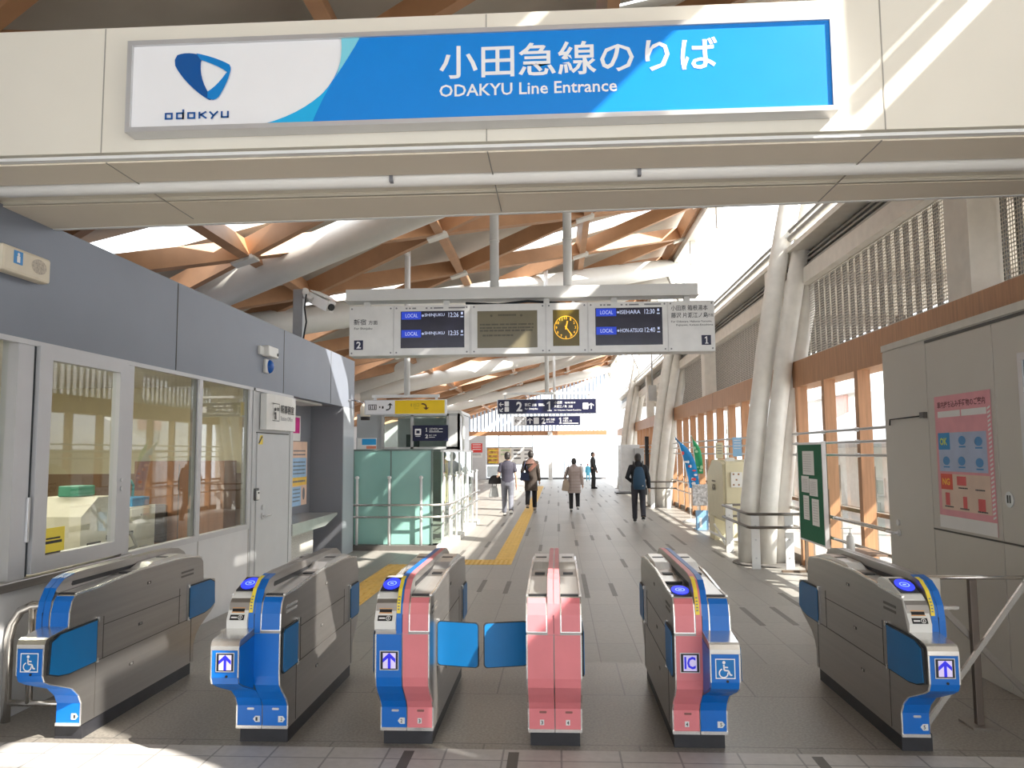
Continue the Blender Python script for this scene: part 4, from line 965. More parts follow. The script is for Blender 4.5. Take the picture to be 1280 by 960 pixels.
t = thing('wood_cabinet', 'tall brown wooden cabinet behind the right hand office window', 'cabinet', (-5.6, 10.0, 0))
mb = MB(); mb.box(-5.5, -4.3, 9.95, 10.33, 0, 1.62, .006); mb.build('body', mat('red brown wood', (.36, .18, .10), .5, 0, .2, 4, stretch=(4, 1, .4)), t)
mb = MB(); mb.box(-4.905, -4.895, 9.945, 9.952, .05, 1.58); mb.build('door_gap', groove_m, t)
# bent tube guard left of the first gate
t = thing('tube_guard', 'bent steel tube guard rail between the leftmost gate and the office wall', 'rail', (-3.4, 5.0, 0))
mb = MB(); mb.tube([(-3.56, 5.0, 0), (-3.56, 5.0, .52), (-3.54, 5.0, .62), (-3.49, 5.0, .70), (-3.41, 5.0, .735), (-3.1, 5.0, .74)], .028, 12); mb.build('rail', rail_steel, t)
for x in (-3.41, -3.17): mb = MB(); mb.tube([(x, 5.0, .12), (x, 5.0, .73)], .022, 10); mb.build('upright', rail_steel, t)
mb = MB(); mb.tube([(-3.56, 5.0, .12), (-3.1, 5.0, .12)], .02, 10); mb.build('lower_rail', rail_steel, t)
# ------------------------------------------------------------------ right: lockers, poster, barrier, column clusters, boards
XR = 3.15
def ry(y0, z0, x=XR): return Face((x, y0, z0), (0, -1, 0), (0, 0, 1))     # faces -X; x runs towards the viewer from y0
t = thing('locker_wall', 'tall beige storage cupboard with flush doors at the right edge', 'cupboard', (3.4, 6, 0))
mb = MB(); mb.box(XR, XW-.01, 3.4, 7.73, 0, 2.70); mb.build('carcass', locker_m, t)
mb = MB(); mb.box(XR-.012, XW, 3.4, 7.745, 2.64, 2.70); mb.build('top_rail', mat('pale cupboard top', (.62, .59, .53), .5), t)
for a, b, za, zb in ((7.73, 6.85, .02, 2.63), (6.84, 5.82, 1.05, 2.60), (5.81, 3.4, 1.05, 2.60), (6.84, 5.82, .02, 1.035), (5.81, 3.4, .02, 1.035)):
    mb = MB(); mb.box(XR-.008, XR, b, a, za, zb, .002); dr = mb.build('door_panel', locker_m, t)
    if za == .02 and zb > 2:
        mb = MB(); pdisc(mb, ry(7.53, 1.03, XR-.008), 0, 0, .028, None, 0, .015); mb.build('lock', alum, dr)
        mb = MB(); pdisc(mb, ry(7.53, .935, XR-.008), 0, 0, .03, None, 0, .012); mb.tube([(XR-.055, 7.54, .935), (XR-.055, 7.70, .935)], .013, 8); mb.tube([(XR-.06, 7.53, .935), (XR-.005, 7.53, .935)], .014, 8); mb.build('handle', alum, dr)
        mb = MB(); mb.tube([(XR-.02, 7.60, 1.93), (XR-.02, 7.59, 1.985), (XR-.02, 6.93, 1.99)], .007, 6); mb.build('latch_rod', black, dr)
        mb = MB(); mb.box(XR-.045, XR-.005, 6.86, 6.93, 1.97, 2.02); mb.build('latch_block', mat('dark latch', (.10, .09, .08), .4, .5), dr)
    if za == 1.05 and b == 3.4:
        mb = MB(); pdisc(mb, ry(5.70, 1.35, XR-.008), 0, 0, .05, .055, 0, .01); mb.build('lock', alum, dr)
        mb = MB(); prect(mb, ry(5.725, 1.325, XR-.018), 0, 0, .02, .055, .001); prect(mb, ry(5.695, 1.325, XR-.018), 0, 0, .018, .055, .001); mb.build('lock_mark', black, dr)
        mb = MB(); pframe(mb, ry(5.50, 1.30, XR-.008), 0, 0, 1.2, 1.05, .05, 0, .012); mb.build('window_rim', alum, dr)
        mb = MB(); prect(mb, ry(5.45, 1.35, XR-.008), 0, 0, 1.1, .95, .002); mb.build('window_pane', mat('grey blue glass', (.25, .32, .38), .15), dr)
mb = MB(); mb.box(XR-.010, XR-.007, 3.4, 6.85, 2.605, 2.628); mb.box(XR-.010, XR-.007, 3.4, 6.85, 1.036, 1.049); mb.build('panel_gap', groove_m, t)
t = thing('locker_poster', 'pink poster with blue OK and red NG sections on the beige cupboard', 'poster', (XR-.012, 6.3, 1.07))
f = ry(6.72, 1.07, XR-.011)
PW, PH = .85, 1.065
mb = MB(); prect(mb, f, 0, 0, PW, PH, 0, .002); mb.build('sheet', mat('poster pink', (.76, .34, .38), .6, 0, .05, 8), t)
mb = MB(); prect(mb, f, 0, 0, PW, .10, .003); prect(mb, f, .05, .89, .36, .05, .003); prect(mb, f, .43, .89, .36, .05, .003)
k = 0
while k < 26: ppoly(mb, f, [(.80, .12+.032*k), (.84, .135+.032*k), (.84, .150+.032*k), (.80, .135+.032*k)], .003); k += 1
mb.build('white_print', paper, t)
mb = MB(); prect(mb, f, .04, .455, .73, .31, .003); mb.build('blue_field', mat('poster pale blue', (.42, .50, .68), .6), t)
mb = MB(); prect(mb, f, .05, .15, .74, .285, .003); mb.build('cream_field', mat('poster cream', (.74, .56, .45), .6), t)
mb = MB(); ptext(mb, f, '車内持ち込み手荷物のご案内', .05, .965, .73, .055, .003, .02); mb.build('lettering', mat('poster ink', (.16, .03, .04), .6), t)
mb = MB(); prect(mb, f, .04, .63, .19, .135, .004); o = mb.build('ok_box', mat('poster mid blue', (.03, .28, .60), .6), t)
mb = MB(); ptext(mb, f, 'OK', .07, .665, .12, .06, .006, .03); mb.build('lettering', mat('lime ink', (.62, .75, .12), .6), o)
mb = MB(); prect(mb, f, .05, .31, .19, .125, .004); o = mb.build('ng_box', mat('poster red', (.72, .10, .06), .6), t)
mb = MB(); ptext(mb, f, 'NG', .08, .345, .12, .055, .006, .03); mb.build('lettering', mat('orange ink', (.92, .50, .06), .6), o)
mb = MB()
for x, y in ((.42, .70), (.66, .69), (.16, .54), (.40, .54), (.66, .53)): pdisc(mb, f, x, y, .055, .035, .0045); prect(mb, f, x-.05, y-.055, .1, .012, .0045)
mb.build('blue_icons', mat('icon blue', (.08, .28, .58), .6), t)
mb = MB()
for x, y, a, b in ((.38, .385, .07, .035), (.15, .235, .035, .05), (.42, .22, .03, .045), (.66, .215, .05, .045)): prect(mb, f, x-a, y-b, 2*a, 2*b, .0045)
mb.build('red_icons', mat('icon red', (.72, .12, .12), .6), t)
mb = MB(); rr = random.Random(9)
for x, y in ((.33, .325), (.58, .32), (.10, .17), (.34, .165), (.60, .16)): plines(mb, f, x, y, .14, 1, .02, .01, .005, rr)
mb.build('print', ink, t)
# X braced barrier between the last gate and the cupboard
bar_m = mat('dull steel bar', (.34, .31, .28), .35, .8, .06)
t = thing('crossed_barrier', 'steel barrier with crossed bars beside the rightmost ticket gate', 'barrier', (2.6, 5.15, 0))
mb = MB(); mb.box(2.555, 2.60, 5.14, 5.18, 0, .89, .004); mb.build('post', mat('brown steel post', (.16, .13, .11), .4, .5), t)
mb = MB(); mb.tube([(2.28, 5.16, .90), (3.14, 5.16, .90)], .013, 8); mb.build('top_rail', rail_steel, t)
mb = MB(); mb.obox((2.25, 5.13, .02), (2.98, 5.13, 1.0), .03, .02, Vector((0, 1, 0))); mb.build('brace', steel_lt, t)
mb = MB(); mb.obox((2.36, 5.19, .75), (3.05, 5.19, -.0+.02), .035, .02, Vector((0, 1, 0))); mb.build('brace', bar_m, t)
mb = MB(); mb.box(2.50, 2.66, 5.08, 5.26, 0, .012); mb.build('foot_plate', bar_m, t)
t = thing('barrier_latch', 'small steel latch box on the crossed barrier rail', 'latch', (2.35, 5.16, .74))
mb = MB(); mb.box(2.28, 2.36, 5.10, 5.143, .72, .905, .004); mb.build('box', mat('pale latch', (.66, .62, .55), .4, .2), t)
mb = MB(); mb.box(2.34, 2.46, 5.09, 5.15, .715, .735); mb.build('plate', steel_lt, t)
# column clusters (three leaning white tubes each)
for k, Y in enumerate((12.1, 24.5, 36.9)):
    lab = ('leaning cluster of white steel tubes behind the green notice board', 'second cluster of white tubes along the right wall', 'farthest cluster of white tubes along the right wall')[k]
    c = thing('column', lab, 'column', (3.15, Y+.2, 0), 'white tube columns', kind='structure')
    for dx, dy, r in ((-.235, .14, .145), (.0, -.03, .135), (.23, .12, .14)):
        mb = MB(); mb.tube([(3.13+dx+ox*(1+dx*.25), Y+.15+dy, z) for ox, z in ((0, 0), (.06, .9), (.19, 1.93), (.38, 3.2), (.60, 4.4), (.86, 5.6), (1.15, 7.2))], r, 18); mb.build('column_tube', mat('warm white column', (.82, .79, .73), .38), c)
    mb = MB(); mb.lathe([(.5, 0), (.5, .012)], (3.15, Y+.22, 0), 24); mb.build('base_plate', slab_dark, c)
def guard(Y, lab, pts):
    t = thing('column_guard', lab, 'guard rail', (2.85, Y, 0), 'guard rails round the columns')
    for x, y in pts:
        mb = MB(); mb.box(x-.02, x+.10, y-.012, y+.012, 0, .80, .003); p = mb.build('post', white, t)
        mb = MB()
        for z in (.16, .42, .62): pdisc(mb, Face((x+.04, y-.012, z), (1, 0, 0), (0, 0, 1)), 0, 0, .014, None, .0, .006, 8)
        mb.build('bolt', alum, p)
    for z in (.79, .60):
        mb = MB(); mb.tube([(pts[0][0]+.75, Y-.06, z), (pts[0][0]+.05, Y-.06, z), (pts[0][0]-.04, Y-.03, z), (pts[0][0]-.06, Y+.05, z), (pts[0][0]-.03, Y+1.9, z), (pts[0][0]+.05, Y+2.0, z), (pts[0][0]+.6, Y+2.0, z)], .021, 10); mb.build('rail', dark_rail, t)
guard(11.66, 'dark double rail on white posts around the column behind the green notice board', [(2.80, 11.68), (2.80, 12.54), (2.84, 13.6), (3.28, 11.68)])
guard(24.05, 'dark double rail on white posts around the second column', [(2.80, 24.06), (2.80, 25.0), (3.28, 24.06)])
# green notice board
t = thing('notice_board', 'green felt notice board with five white sheets on a dark stand', 'notice board', (3.42, 10.9, 0))
mb = MB(); mb.box(3.405, 3.44, 10.38, 11.42, .47, 1.79); mb.build('board', mat('green felt', (.010, .13, .062), .8, 0, .1, 30), t)
mb = MB(); pframe(mb, ry(11.43, .46, 3.405), 0, 0, 1.06, 1.34, .022, -.002, .006); mb.box(3.40, 3.45, 10.36, 10.385, .45, 1.81); mb.build('frame', alum, t)
for y in (10.42, 11.36):
    mb = MB(); mb.box(3.45, 3.49, y, y+.045, .0, 1.2); mb.build('leg', mat('brown stand', (.14, .10, .07), .5), t)
    mb = MB(); mb.box(3.12, 3.56, y, y+.05, 0, .03); mb.build('foot', mat('brown stand', (.14, .10, .07), .5), t)
f = ry(11.38, .47, 3.405)
for n, (xa, xb, ya, yb) in enumerate(((838, 898, 232, 345), (828, 868, 352, 430), (870, 912, 362, 442), (835, 865, 445, 560), (880, 915, 455, 578))):
    g = lambda v: (v-815)/122*.98; q = lambda v: 1.30*(1-(v-205)/455)
    mb = MB(); prect(mb, f, g(xa), q(yb), g(xb)-g(xa), q(ya)-q(yb), .002, .002); o = mb.build('notice_sheet', paper)
    tag(o, 'white sheet pinned to the green board, ' + ('large one at the top', 'left one of the middle pair', 'right one of the middle pair', 'left narrow one at the bottom', 'right narrow one at the bottom')[n], 'paper', 'sheets on the green notice board')
    mb = MB(); plines(mb, f, g(xa)+.04, q(ya)-.05, (g(xb)-g(xa))*.7, 8, (q(ya)-q(yb))/10, .008, .0045, random.Random(n)); mb.build('print', mat('pale print', (.5, .49, .48), .6), o)
# hand sanitiser stand
t = thing('sanitizer_table', 'small brown table top on a black leg in front of the glazed wall', 'table', (3.25, 8.9, 0))
mb = MB(); mb.box(3.06, 3.44, 8.55, 9.15, .585, .605); mb.build('table_top', mat('brown table', (.20, .13, .09), .5), t)
mb = MB(); mb.tube([(3.32, 8.75, 0), (3.32, 8.75, .59)], .02, 8); mb.build('leg', black, t)
mb = MB(); mb.lathe([(.16, 0), (.16, .02)], (3.3, 8.8, 0)); mb.build('foot', black, t)
t = thing('sanitizer_bottle', 'white hand sanitiser pump bottle on the small brown table', 'bottle', (3.15, 8.8, .605))
mb = MB(); mb.lathe([(.035, 0), (.042, .01), (.042, .14), (.034, .17), (.016, .185)], (3.15, 8.8, .605)); mb.build('body', white_pl, t)
mb = MB(); mb.lathe([(.018, .185), (.018, .205), (.006, .207), (.006, .25)], (3.15, 8.8, .605), 10); mb.box(3.06, 3.17, 8.79, 8.81, .85, .862); mb.build('pump', white_pl, t)
# cream capsule-shaped machine with frame
t = thing('capsule_machine', 'cream machine with an arched hood on a tubular frame behind the nearest column', 'machine', (3.2, 15.2, 0))
cm = mat('cream machine shell', (.70, .64, .44), .45, 0, .03)
pr = [(16.0, .42), (16.0, 1.12)] + [(15.25+.75*math.cos(math.radians(a)), 1.12+.42*math.sin(math.radians(a))) for a in (15, 30, 45, 60, 75, 90)] + [(14.6, 1.54), (14.42, 1.50), (14.42, .42)]
mb = MB(); mb.px(pr, 2.97, 3.50); bmesh.ops.bevel(mb.bm, geom=[e for e in mb.bm.edges if abs(e.verts[0].co.x-e.verts[1].co.x) < 1e-4 and e.verts[0].co.x < 3], offset=.05, segments=3, affect='EDGES'); mb.build('hood', cm, t)
mb = MB(); mb.box(3.0, 3.47, 15.5, 15.98, .0, .45); mb.build('stand', cm, t)
for x in (2.99, 3.44): mb = MB(); mb.box(x, x+.04, 14.44, 14.48, .0, .45); mb.build('leg', cm, t)
mb = MB()
for x in (2.99, 3.44): mb.box(x, x+.04, 14.44, 15.98, .10, .14)
mb.box(2.99, 3.48, 14.44, 14.48, .10, .14); mb.obox((3.0, 14.5, .02), (3.0, 15.5, .30), .03, .03); mb.build('frame_bar', white, t)
mb = MB(); ptext(mb, ry(15.45, .96, 2.965), 'VOA', 0, 0, .34, .12, .004, .03); plines(mb, ry(15.45, 1.12, 2.965), 0, 0, .36, 1, .05, .03, .004, random.Random(1)); mb.build('lettering', mat('brown lettering', (.10, .08, .05), .6), t)
mb = MB(); mb.box(3.05, 3.2, 14.50, 14.62, 1.50, 1.58); mb.box(3.1, 3.3, 14.38, 14.42, 1.05, 1.32); mb.build('control_panel', white_pl, t)
mb = MB(); f = Face((3.1, 14.38, 1.05), (1, 0, 0), (0, 0, 1))
for x, z in ((.03, .22), (.12, .22), (.03, .03), (.12, .03), (.08, .12)): prect(mb, f, x, z, .03, .03, .002)
mb.build('button', mat('button brown', (.35, .18, .08), .5), t)
for lab, x, y, z0, z1, w_, m_, pm in (('cream upright notice box above the cream machine', 2.95, 14.9, 1.56, 1.86, .13, cm, grey_ink), ('light blue notice card above the cream machine', 3.22, 14.7, 1.60, 1.95, .16, mat('light blue card', (.30, .55, .82), .5), sign_white)):
    t = thing('notice_card', lab, 'sign', (x, y, z0))
    mb = MB(); mb.box(x, x+w_, y, y+.03, z0, z1, .004); mb.build('card', m_, t)
    mb = MB(); plines(mb, Face((x+.02, y, z0), (1, 0, 0), (0, 0, 1)), 0, z1-z0-.06, w_-.04, 4, .05, .015, .002, random.Random(4)); mb.build('print', pm, t)
# feather flags
def feather(lab, x, y, z0, z1, w_, m_, lean, spots, fm):
    t = thing('feather_flag', lab, 'flag', (x, y, 0), 'feather flags by the right wall')
    mb = MB(); mb.lathe([(.20, 0), (.20, .03), (.06, .07), (.02, .08)], (x, y, 0), 16); mb.build('base', white_pl, t)
    L = [(x, y, .05), (x-lean*.1, y, .8), (x-lean*.35, y, 1.4), (x-lean*.8, y, z1-.1), (x-lean*1.0, y, z1)]
    mb = MB(); mb.tube(L, .012, 6); mb.build('pole', white_pl, t)
    n = 12; mb = MB(); ring = []
    for k in range(n+1):
        s_ = k/n; z = z0+(z1-z0)*s_; xl = x-lean*(.05+.95*s_**1.6); ww = w_*(1-.9*s_**5)*(.75+.25*s_)
        if k == n: ww = .02
        ring.append([Vector((xl+ww*j/4, y+.03*math.sin(3.0*s_+j*1.1), z-(.10*s_**3)*j/4)) for j in range(5)])
    vs = [[mb.bm.verts.new(p) for p in r] for r in ring]; vb = [[mb.bm.verts.new(p+Vector((0, .006, 0))) for p in r] for r in ring]
    for A, f_ in ((vs, 1), (vb, -1)):
        for k in range(n):
            for j in range(4):
                q = (A[k][j], A[k][j+1], A[k+1][j+1], A[k+1][j]); mb.bm.faces.new(q if f_ > 0 else q[::-1])
    fl_ = mb.build('flag_cloth', m_, t, smooth=True)
    rr = random.Random(int(x*100))
    for c_, nn in spots:
        mb = MB()
        for _ in range(nn):
            k = rr.randint(1, n-3); j = rr.uniform(.5, 3.2); s_ = k/n; i0 = int(j)
            p = ring[k][i0].lerp(ring[k][i0+1], j-i0)
            pdisc(mb, Face((p.x, p.y-.02, p.z), (1, 0, 0), (0, 0, 1)), 0, 0, rr.uniform(.02, .055), rr.uniform(.02, .05), 0, .002, 8)
        mb.build('print', mat(*c_), fl_)
red_s = (('flag red', (.75, .08, .08), .6), 7); wht_s = (('flag white', (.8, .82, .85), .6), 9)
feather('blue feather flag with red and white print beside the green flag', 3.18, 19.3, .82, 2.08, .30, mat('flag cloth blue', (.02, .26, .62), .7, 0, .15, 5), .34, (red_s, wht_s), None)
feather('green feather flag behind the blue one', 3.42, 19.7, 1.15, 2.10, .20, mat('flag cloth green', (.05, .48, .20), .7, 0, .15, 5), .12, ((('flag pale green', (.5, .8, .5), .6), 6),), None)
t = thing('leaflet_rack', 'small rack of blue and white leaflets at the foot of the flags', 'rack', (3.1, 17.5, 0))
mb = MB(); mb.box(2.98, 3.24, 17.4, 17.48, .0, .42, .004); mb.box(2.98, 3.02, 17.46, 17.7, 0, .02); mb.build('panel', mat('rack blue', (.25, .45, .70), .5), t)
mb = MB(); mb.box(2.92, 3.30, 17.38, 17.46, .52, .98, .004); mb.box(3.28, 3.42, 17.42, 17.5, .0, .70); mb.build('leaflet_panel', mat('leaflet grey', (.62, .62, .64), .5, 0, .5, 25), t)
mb = MB(); prect(mb, Face((3.05, 17.4, .06), (1, 0, 0), (0, 0, 1)), 0, 0, .05, .2, .002); mb.build('print', sign_white, t)
mb = MB(); mb.box(3.06, 3.09, 17.44, 17.47, .4, .55); mb.build('stem', alum, t)
# ------------------------------------------------------------------ green glass stair enclosure, lift, tactile paving, far end
t = thing('stair_enclosure', 'frosted green glass screen with white posts around the stairwell', 'glass screen', (-2.9, 14, 0))
gp = mat('pale green frosted glass', (.40, .64, .57), .2, 0, .03, 2)
for a, b in ((-3.66, -3.0), (-2.985, -2.27)):
    mb = MB(); mb.box(a, b, 14.0, 14.02, .09, 1.75); mb.build('glass_panel', green_glass, t)
mb = MB(); mb.box(-3.70, -2.24, 13.985, 14.035, 1.745, 1.775); mb.box(-3.70, -3.66, 13.985, 14.035, 0.06, 1.75); mb.box(-2.27, -2.24, 13.985, 14.035, .06, 1.75); mb.box(-3.003, -2.982, 13.99, 14.03, .06, 1.75); mb.build('glass_frame', mat('dark green frame', (.16, .21, .19), .4, .3), t)
mb = MB(); mb.box(-3.75, -2.15, 13.80, 14.2, 0, .085); mb.build('curb', slab_dark, t)
pts = [(-2.25, 14.0), (-2.16, 14.03), (-2.11, 14.12), (-2.09, 14.3)]
mb = MB()
side = [(-2.24, 14.02)] + [(-2.10-.0*k, 14.25+1.22*k) for k in range(5)]
for (xa, ya), (xb, yb) in zip(side, side[1:]):
    mb2 = MB(); mb2.face([(xa, ya+.02, .09), (xb, yb-.02, .09), (xb, yb-.02, 1.72), (xa, ya+.02, 1.72)]); mb2.build('clear_panel', tint_glass, t)
    mb.box(xb-.02, xb+.02, yb-.02, yb+.02, .06, 1.75)
mb.box(-2.13, -2.07, 14.2, 19.15, 1.72, 1.76); mb.build('side_frame', white, t)
mb = MB(); mb.pz([(-2.3, 13.85), (-2.0, 13.95), (-1.93, 14.2), (-1.93, 19.3), (-2.2, 19.3), (-2.2, 14.2), (-2.3, 14.05)], 0, .085); mb.build('side_curb', mat('pale curb stone', (.55, .53, .49), .6), t)
for x, y in ((-3.58, 13.9), (-3.0, 13.9), (-2.43, 13.9)) + tuple((-1.99, 14.4+.95*k) for k in range(6)):
    mb = MB(); mb.tube([(x, y, .08), (x, y, 1.25)], .024, 10); mb.ball((x, y, 1.27), .04, .04, .032, 10, 6); mb.build('post', white, t)
for z in (.79, .58):
    mb = MB(); mb.tube([(-3.72, 13.84, z), (-2.35, 13.84, z), (-2.1, 13.9, z), (-1.95, 14.1, z), (-1.93, 14.4, z), (-1.93, 19.3, z)], .018, 8); mb.build('rail', rail_steel, t)
# things behind the glass
for n, (x, y, w_, h_, m_, lab) in enumerate(((-2.75, 16.9, .35, 1.15, mat('yellow paper', (.85, .62, .22), .6), 'yellow poster seen through the clear side of the stair screen'),)):
    mb = MB(); mb.box(-2.165, -2.15, 15.0, 15.35, .75, 1.65); o = mb.build('poster', m_); tag(o, lab, 'poster')
KZ = 1.225
kx = lambda v: v*KZ
kz = lambda v: 1.7+(v-1.7)*KZ
LY = 19.6
t = thing('lift_tower', 'glazed lift tower with grey frame behind the green glass screen', 'lift', (-3.4, 20.6, 0))
lf = mat('light grey lift frame', (.52, .53, .54), .4, .2)
mb = MB()
for x in (-3.60, -2.99, -2.25, -2.02): mb.box(kx(x)-.035, kx(x)+.035, LY, LY+.06, 0, kz(2.52))
for z in (1.78, 2.46): mb.box(kx(-3.60), kx(-2.0), LY, LY+.06, kz(z), kz(z)+.06)
mb.box(kx(-3.62), kx(-2.0), LY+2.0, LY+2.06, 0, kz(2.5))
mb.build('frame', lf, t)
for a, b in ((-3.57, -3.02), (-2.96, -2.28)):
    mb = MB(); mb.face([(kx(a), LY+.03, .05), (kx(b), LY+.03, .05), (kx(b), LY+.03, kz(2.46)), (kx(a), LY+.03, kz(2.46))]); mb.build('glass_panel', tint_glass, t)
mb = MB(); mb.box(kx(-2.22), kx(-2.04), LY, LY+.04, .05, kz(2.46)); mb.box(kx(-2.04), kx(-2.0), LY, LY+2, .05, kz(2.5)); mb.build('side_panel', mat('pale lift panel', (.66, .66, .66), .4), t)
mb = MB(); mb.box(kx(-3.64), kx(-1.98), LY-.04, LY+2.05, kz(2.51), kz(2.57)); mb.tube([(kx(-2.0), LY, kz(2.55)), (kx(-1.93), LY, kz(2.42)), (kx(-1.92), LY, 0.0)], .035, 8); mb.build('roof_rim', white, t)
mb = MB(); mb.box(kx(-3.3), kx(-3.05), LY+1.2, LY+1.5, .9, 2.2); mb.box(kx(-3.45), kx(-3.2), LY+1.0, LY+1.2, 1.1, 1.7); mb.build('lift_gear', mat('dark gear', (.05, .07, .07), .5), t)
mb = MB(); mb.box(kx(-4.15), kx(-3.63), LY+.05, LY+.12, 0, kz(2.52)); struct('wall_lift_side', mb, mat('pale blue grey panel', (.40, .43, .46), .4), 'pale wall panel left of the lift tower')
sx0, sx1, sz0, sz1 = kx(-2.97), kx(-2.24), kz(1.95), kz(2.27)
t = thing('platform_sign', 'navy wall sign listing tracks 1 and 2 on the lift tower', 'sign', ((sx0+sx1)/2, LY-.02, sz0))
f = Face((sx0, LY-.035, sz0), (1, 0, 0), (0, 0, 1))
mb = MB(); mb.box(sx0, sx1, LY-.033, LY-.003, sz0, sz1); mb.build('panel', navy, t)
mb = MB(); q = KZ; pround(mb, f, .045*q, .12*q, .13*q, .13*q, .018, .003); pone(mb, f, .265*q, .19*q, .08*q, .003); ptext(mb, f, '2', .26*q, .055*q, .06*q, .08*q, .003, .03)
ptext(mb, f, '小田原 箱根湯本', .34*q, .235*q, .18*q, .03*q, .003, .01); prect(mb, f, .54*q, .24*q, .08*q, .014*q, .003); ptext(mb, f, '片瀬江ノ島 方面', .34*q, .20*q, .2*q, .026*q, .003, .01); prect(mb, f, .34*q, .178*q, .28*q, .012*q, .003); ptext(mb, f, '新宿 方面', .34*q, .10*q, .15*q, .03*q, .003, .01); prect(mb, f, .34*q, .07*q, .12*q, .012*q, .003); prect(mb, f, .06*q, .09*q, .1*q, .014*q, .003)
mb.build('lettering', sign_white, t)
mb = MB(); prect(mb, f, .075*q, .155*q, .07*q, .06*q, .005); mb.build('train_symbol', navy, t)
t = thing('blue_banner', 'small blue and white banner above the top of the green glass screen', 'banner', (-3.3, 14.5, 1.76))
mb = MB(); mb.box(-3.62, -3.28, 14.06, 14.075, 1.772, 1.98); mb.build('panel', paper, t)
mb = MB(); f = Face((-3.62, 14.06, 1.772), (1, 0, 0), (0, 0, 1)); prect(mb, f, .08, .085, .26, .11, .002); mb.build('print', mat('banner blue', (.02, .35, .72), .5), t)
mb = MB(); prect(mb, f, .16, .015, .18, .05, .002); mb.build('print', mat('banner red', (.75, .25, .15), .5), t)
mb = MB(); mb.box(-3.64, -3.62, 14.04, 14.08, 1.6, 1.99); mb.build('stem', alum, t)
# tactile paving strips
def tactile(lab, x0, x1, y0, y1, bars):
    t = thing('tactile_strip', lab, 'tactile paving', ((x0+x1)/2, (y0+y1)/2, 0), 'yellow tactile paving strips')
    mb = MB(); mb.box(x0, x1, y0, y1, -.01, .004); mb.build('tile', tactile_m, t)
    mb = MB()
    n = 4
    if bars == 'y':
        for k in range(n):
            x = x0+(x1-x0)*(k+.5)/n; y = y0+.02
            while y < y1-.05: mb.box(x-.016, x+.016, y, min(y+.27, y1-.01), .003, .009); y += .30
    else:
        ny = int((y1-y0)/.075); nx = int((x1-x0)/.075)
        for i in range(nx):
            for j in range(ny): mb.box(x0+.02+i*.075, x0+.055+i*.075, y0+.02+j*.075, y0+.055+j*.075, .003, .009)
    mb.build('raised_bars' if bars == 'y' else 'raised_dots', tactile_m, t)
tactile('long yellow tactile strip running away down the hall from behind the middle gates', -1.02, -.73, 12.65, 40, 'y')
tactile('yellow tactile strip between the blue gates and the green glass screen', -2.62, -2.24, 6.9, 12.1, 'y')
tactile('short yellow dotted tactile block at the near end of the long strip', -1.5, -.73, 12.1, 12.64, 'd')
# posters on the far wall
def poster(lab, x0, x1, z0, z1, m_, y=YF-.115, n=3, pm=None):
    mb = MB(); mb.box(x0, x1, y, y+.012, z0, z1); o = mb.build('poster', m_); tag(o, lab, 'poster')
    mb = MB(); f = Face((x0, y, z0), (1, 0, 0), (0, 0, 1)); plines(mb, f, .08, (z1-z0)*.8, (x1-x0)-.16, n, (z1-z0)*.25, (z1-z0)*.09, .004, random.Random(int(x0*10))); mb.build('print', pm or ink, o)
poster('red poster on the pale panel at the far left end', -5.5, -4.8, 1.72, 2.30, mat('poster red far', (.75, .05, .04), .5), n=3, pm=sign_white)
poster('white card below the red poster on the far pale panel', -5.5, -4.8, 1.40, 1.66, paper, n=2)
t = thing('poster_case', 'wide white poster case on the far end wall', 'poster case', (-3.1, YF, 1))
mb = MB(); mb.box(-4.53, -1.55, YF-.10, YF-.03, .93, 2.06); mb.build('case', white, t)
mb = MB(); pframe(mb, Face((-4.53, YF-.10, .93), (1, 0, 0), (0, 0, 1)), 0, 0, 2.98, 1.13, .04, 0, .02); mb.build('frame', grey_ink, t)
poster('red, yellow and black poster at the left of the far poster case', -4.48, -3.75, 1.0, 2.0, mat('poster festival', (.62, .28, .10), .5, 0, .8, 4), n=4, pm=label_yellow)
poster('pale poster with a green corner, second in the far poster case', -3.70, -2.95, 1.0, 2.0, mat('poster pale', (.82, .74, .62), .5, 0, .25, 3), n=2, pm=mat('poster green', (.45, .58, .30), .6))
poster('white poster with black figures, third in the far poster case', -2.88, -2.28, 1.0, 2.0, paper, n=3)
poster('white poster with grey print at the right of the far poster case', -2.2, -1.62, 1.0, 2.0, paper, n=4, pm=grey_ink)
mb = MB(); mb.box(-4.5, -3.0, YF-.1, YF-.04, .15, .85); o = mb.build('low_board', mat('pale blue white board', (.70, .78, .82), .5)); tag(o, 'low pale board below the far poster case', 'board')
# white kiosk and door by the right wall, far
t = thing('kiosk', 'white box kiosk standing by the right wall far down the hall', 'kiosk', (3.1, 34, 0))
mb = MB(); mb.box(2.68, 3.45, 33.5, 35.5, 0, 2.0, .01); mb.build('body', mat('kiosk white', (.70, .72, .73), .45), t)
mb = MB(); mb.box(3.2, 3.6, 33.2, 33.45, 0, 1.85, .01); mb.build('side_cabinet', mat('kiosk grey', (.40, .41, .42), .5), t)
mb = MB(); mb.box(2.672, 2.68, 33.8, 35.2, .25, 1.8); mb.build('panel', mat('kiosk print', (.60, .60, .58), .5, 0, .3, 10), t)
t = thing('ramp_mat', 'dark low mat in front of the far white kiosk', 'mat', (2.6, 32.6, 0))
mb = MB(); mb.box(2.35, 3.0, 32.2, 33.3, 0, .05, .01); mb.build('mat', black, t)
mb = MB(); mb.box(3.45, 3.60, 31.4, 31.5, 0, 2.3); o = mb.build('dark_panel', black); tag(o, 'tall dark panel beside the far white kiosk', 'panel')
t = thing('wall_device', 'small grey box on the second column cluster high up', 'device', (3.2, 26, 4))
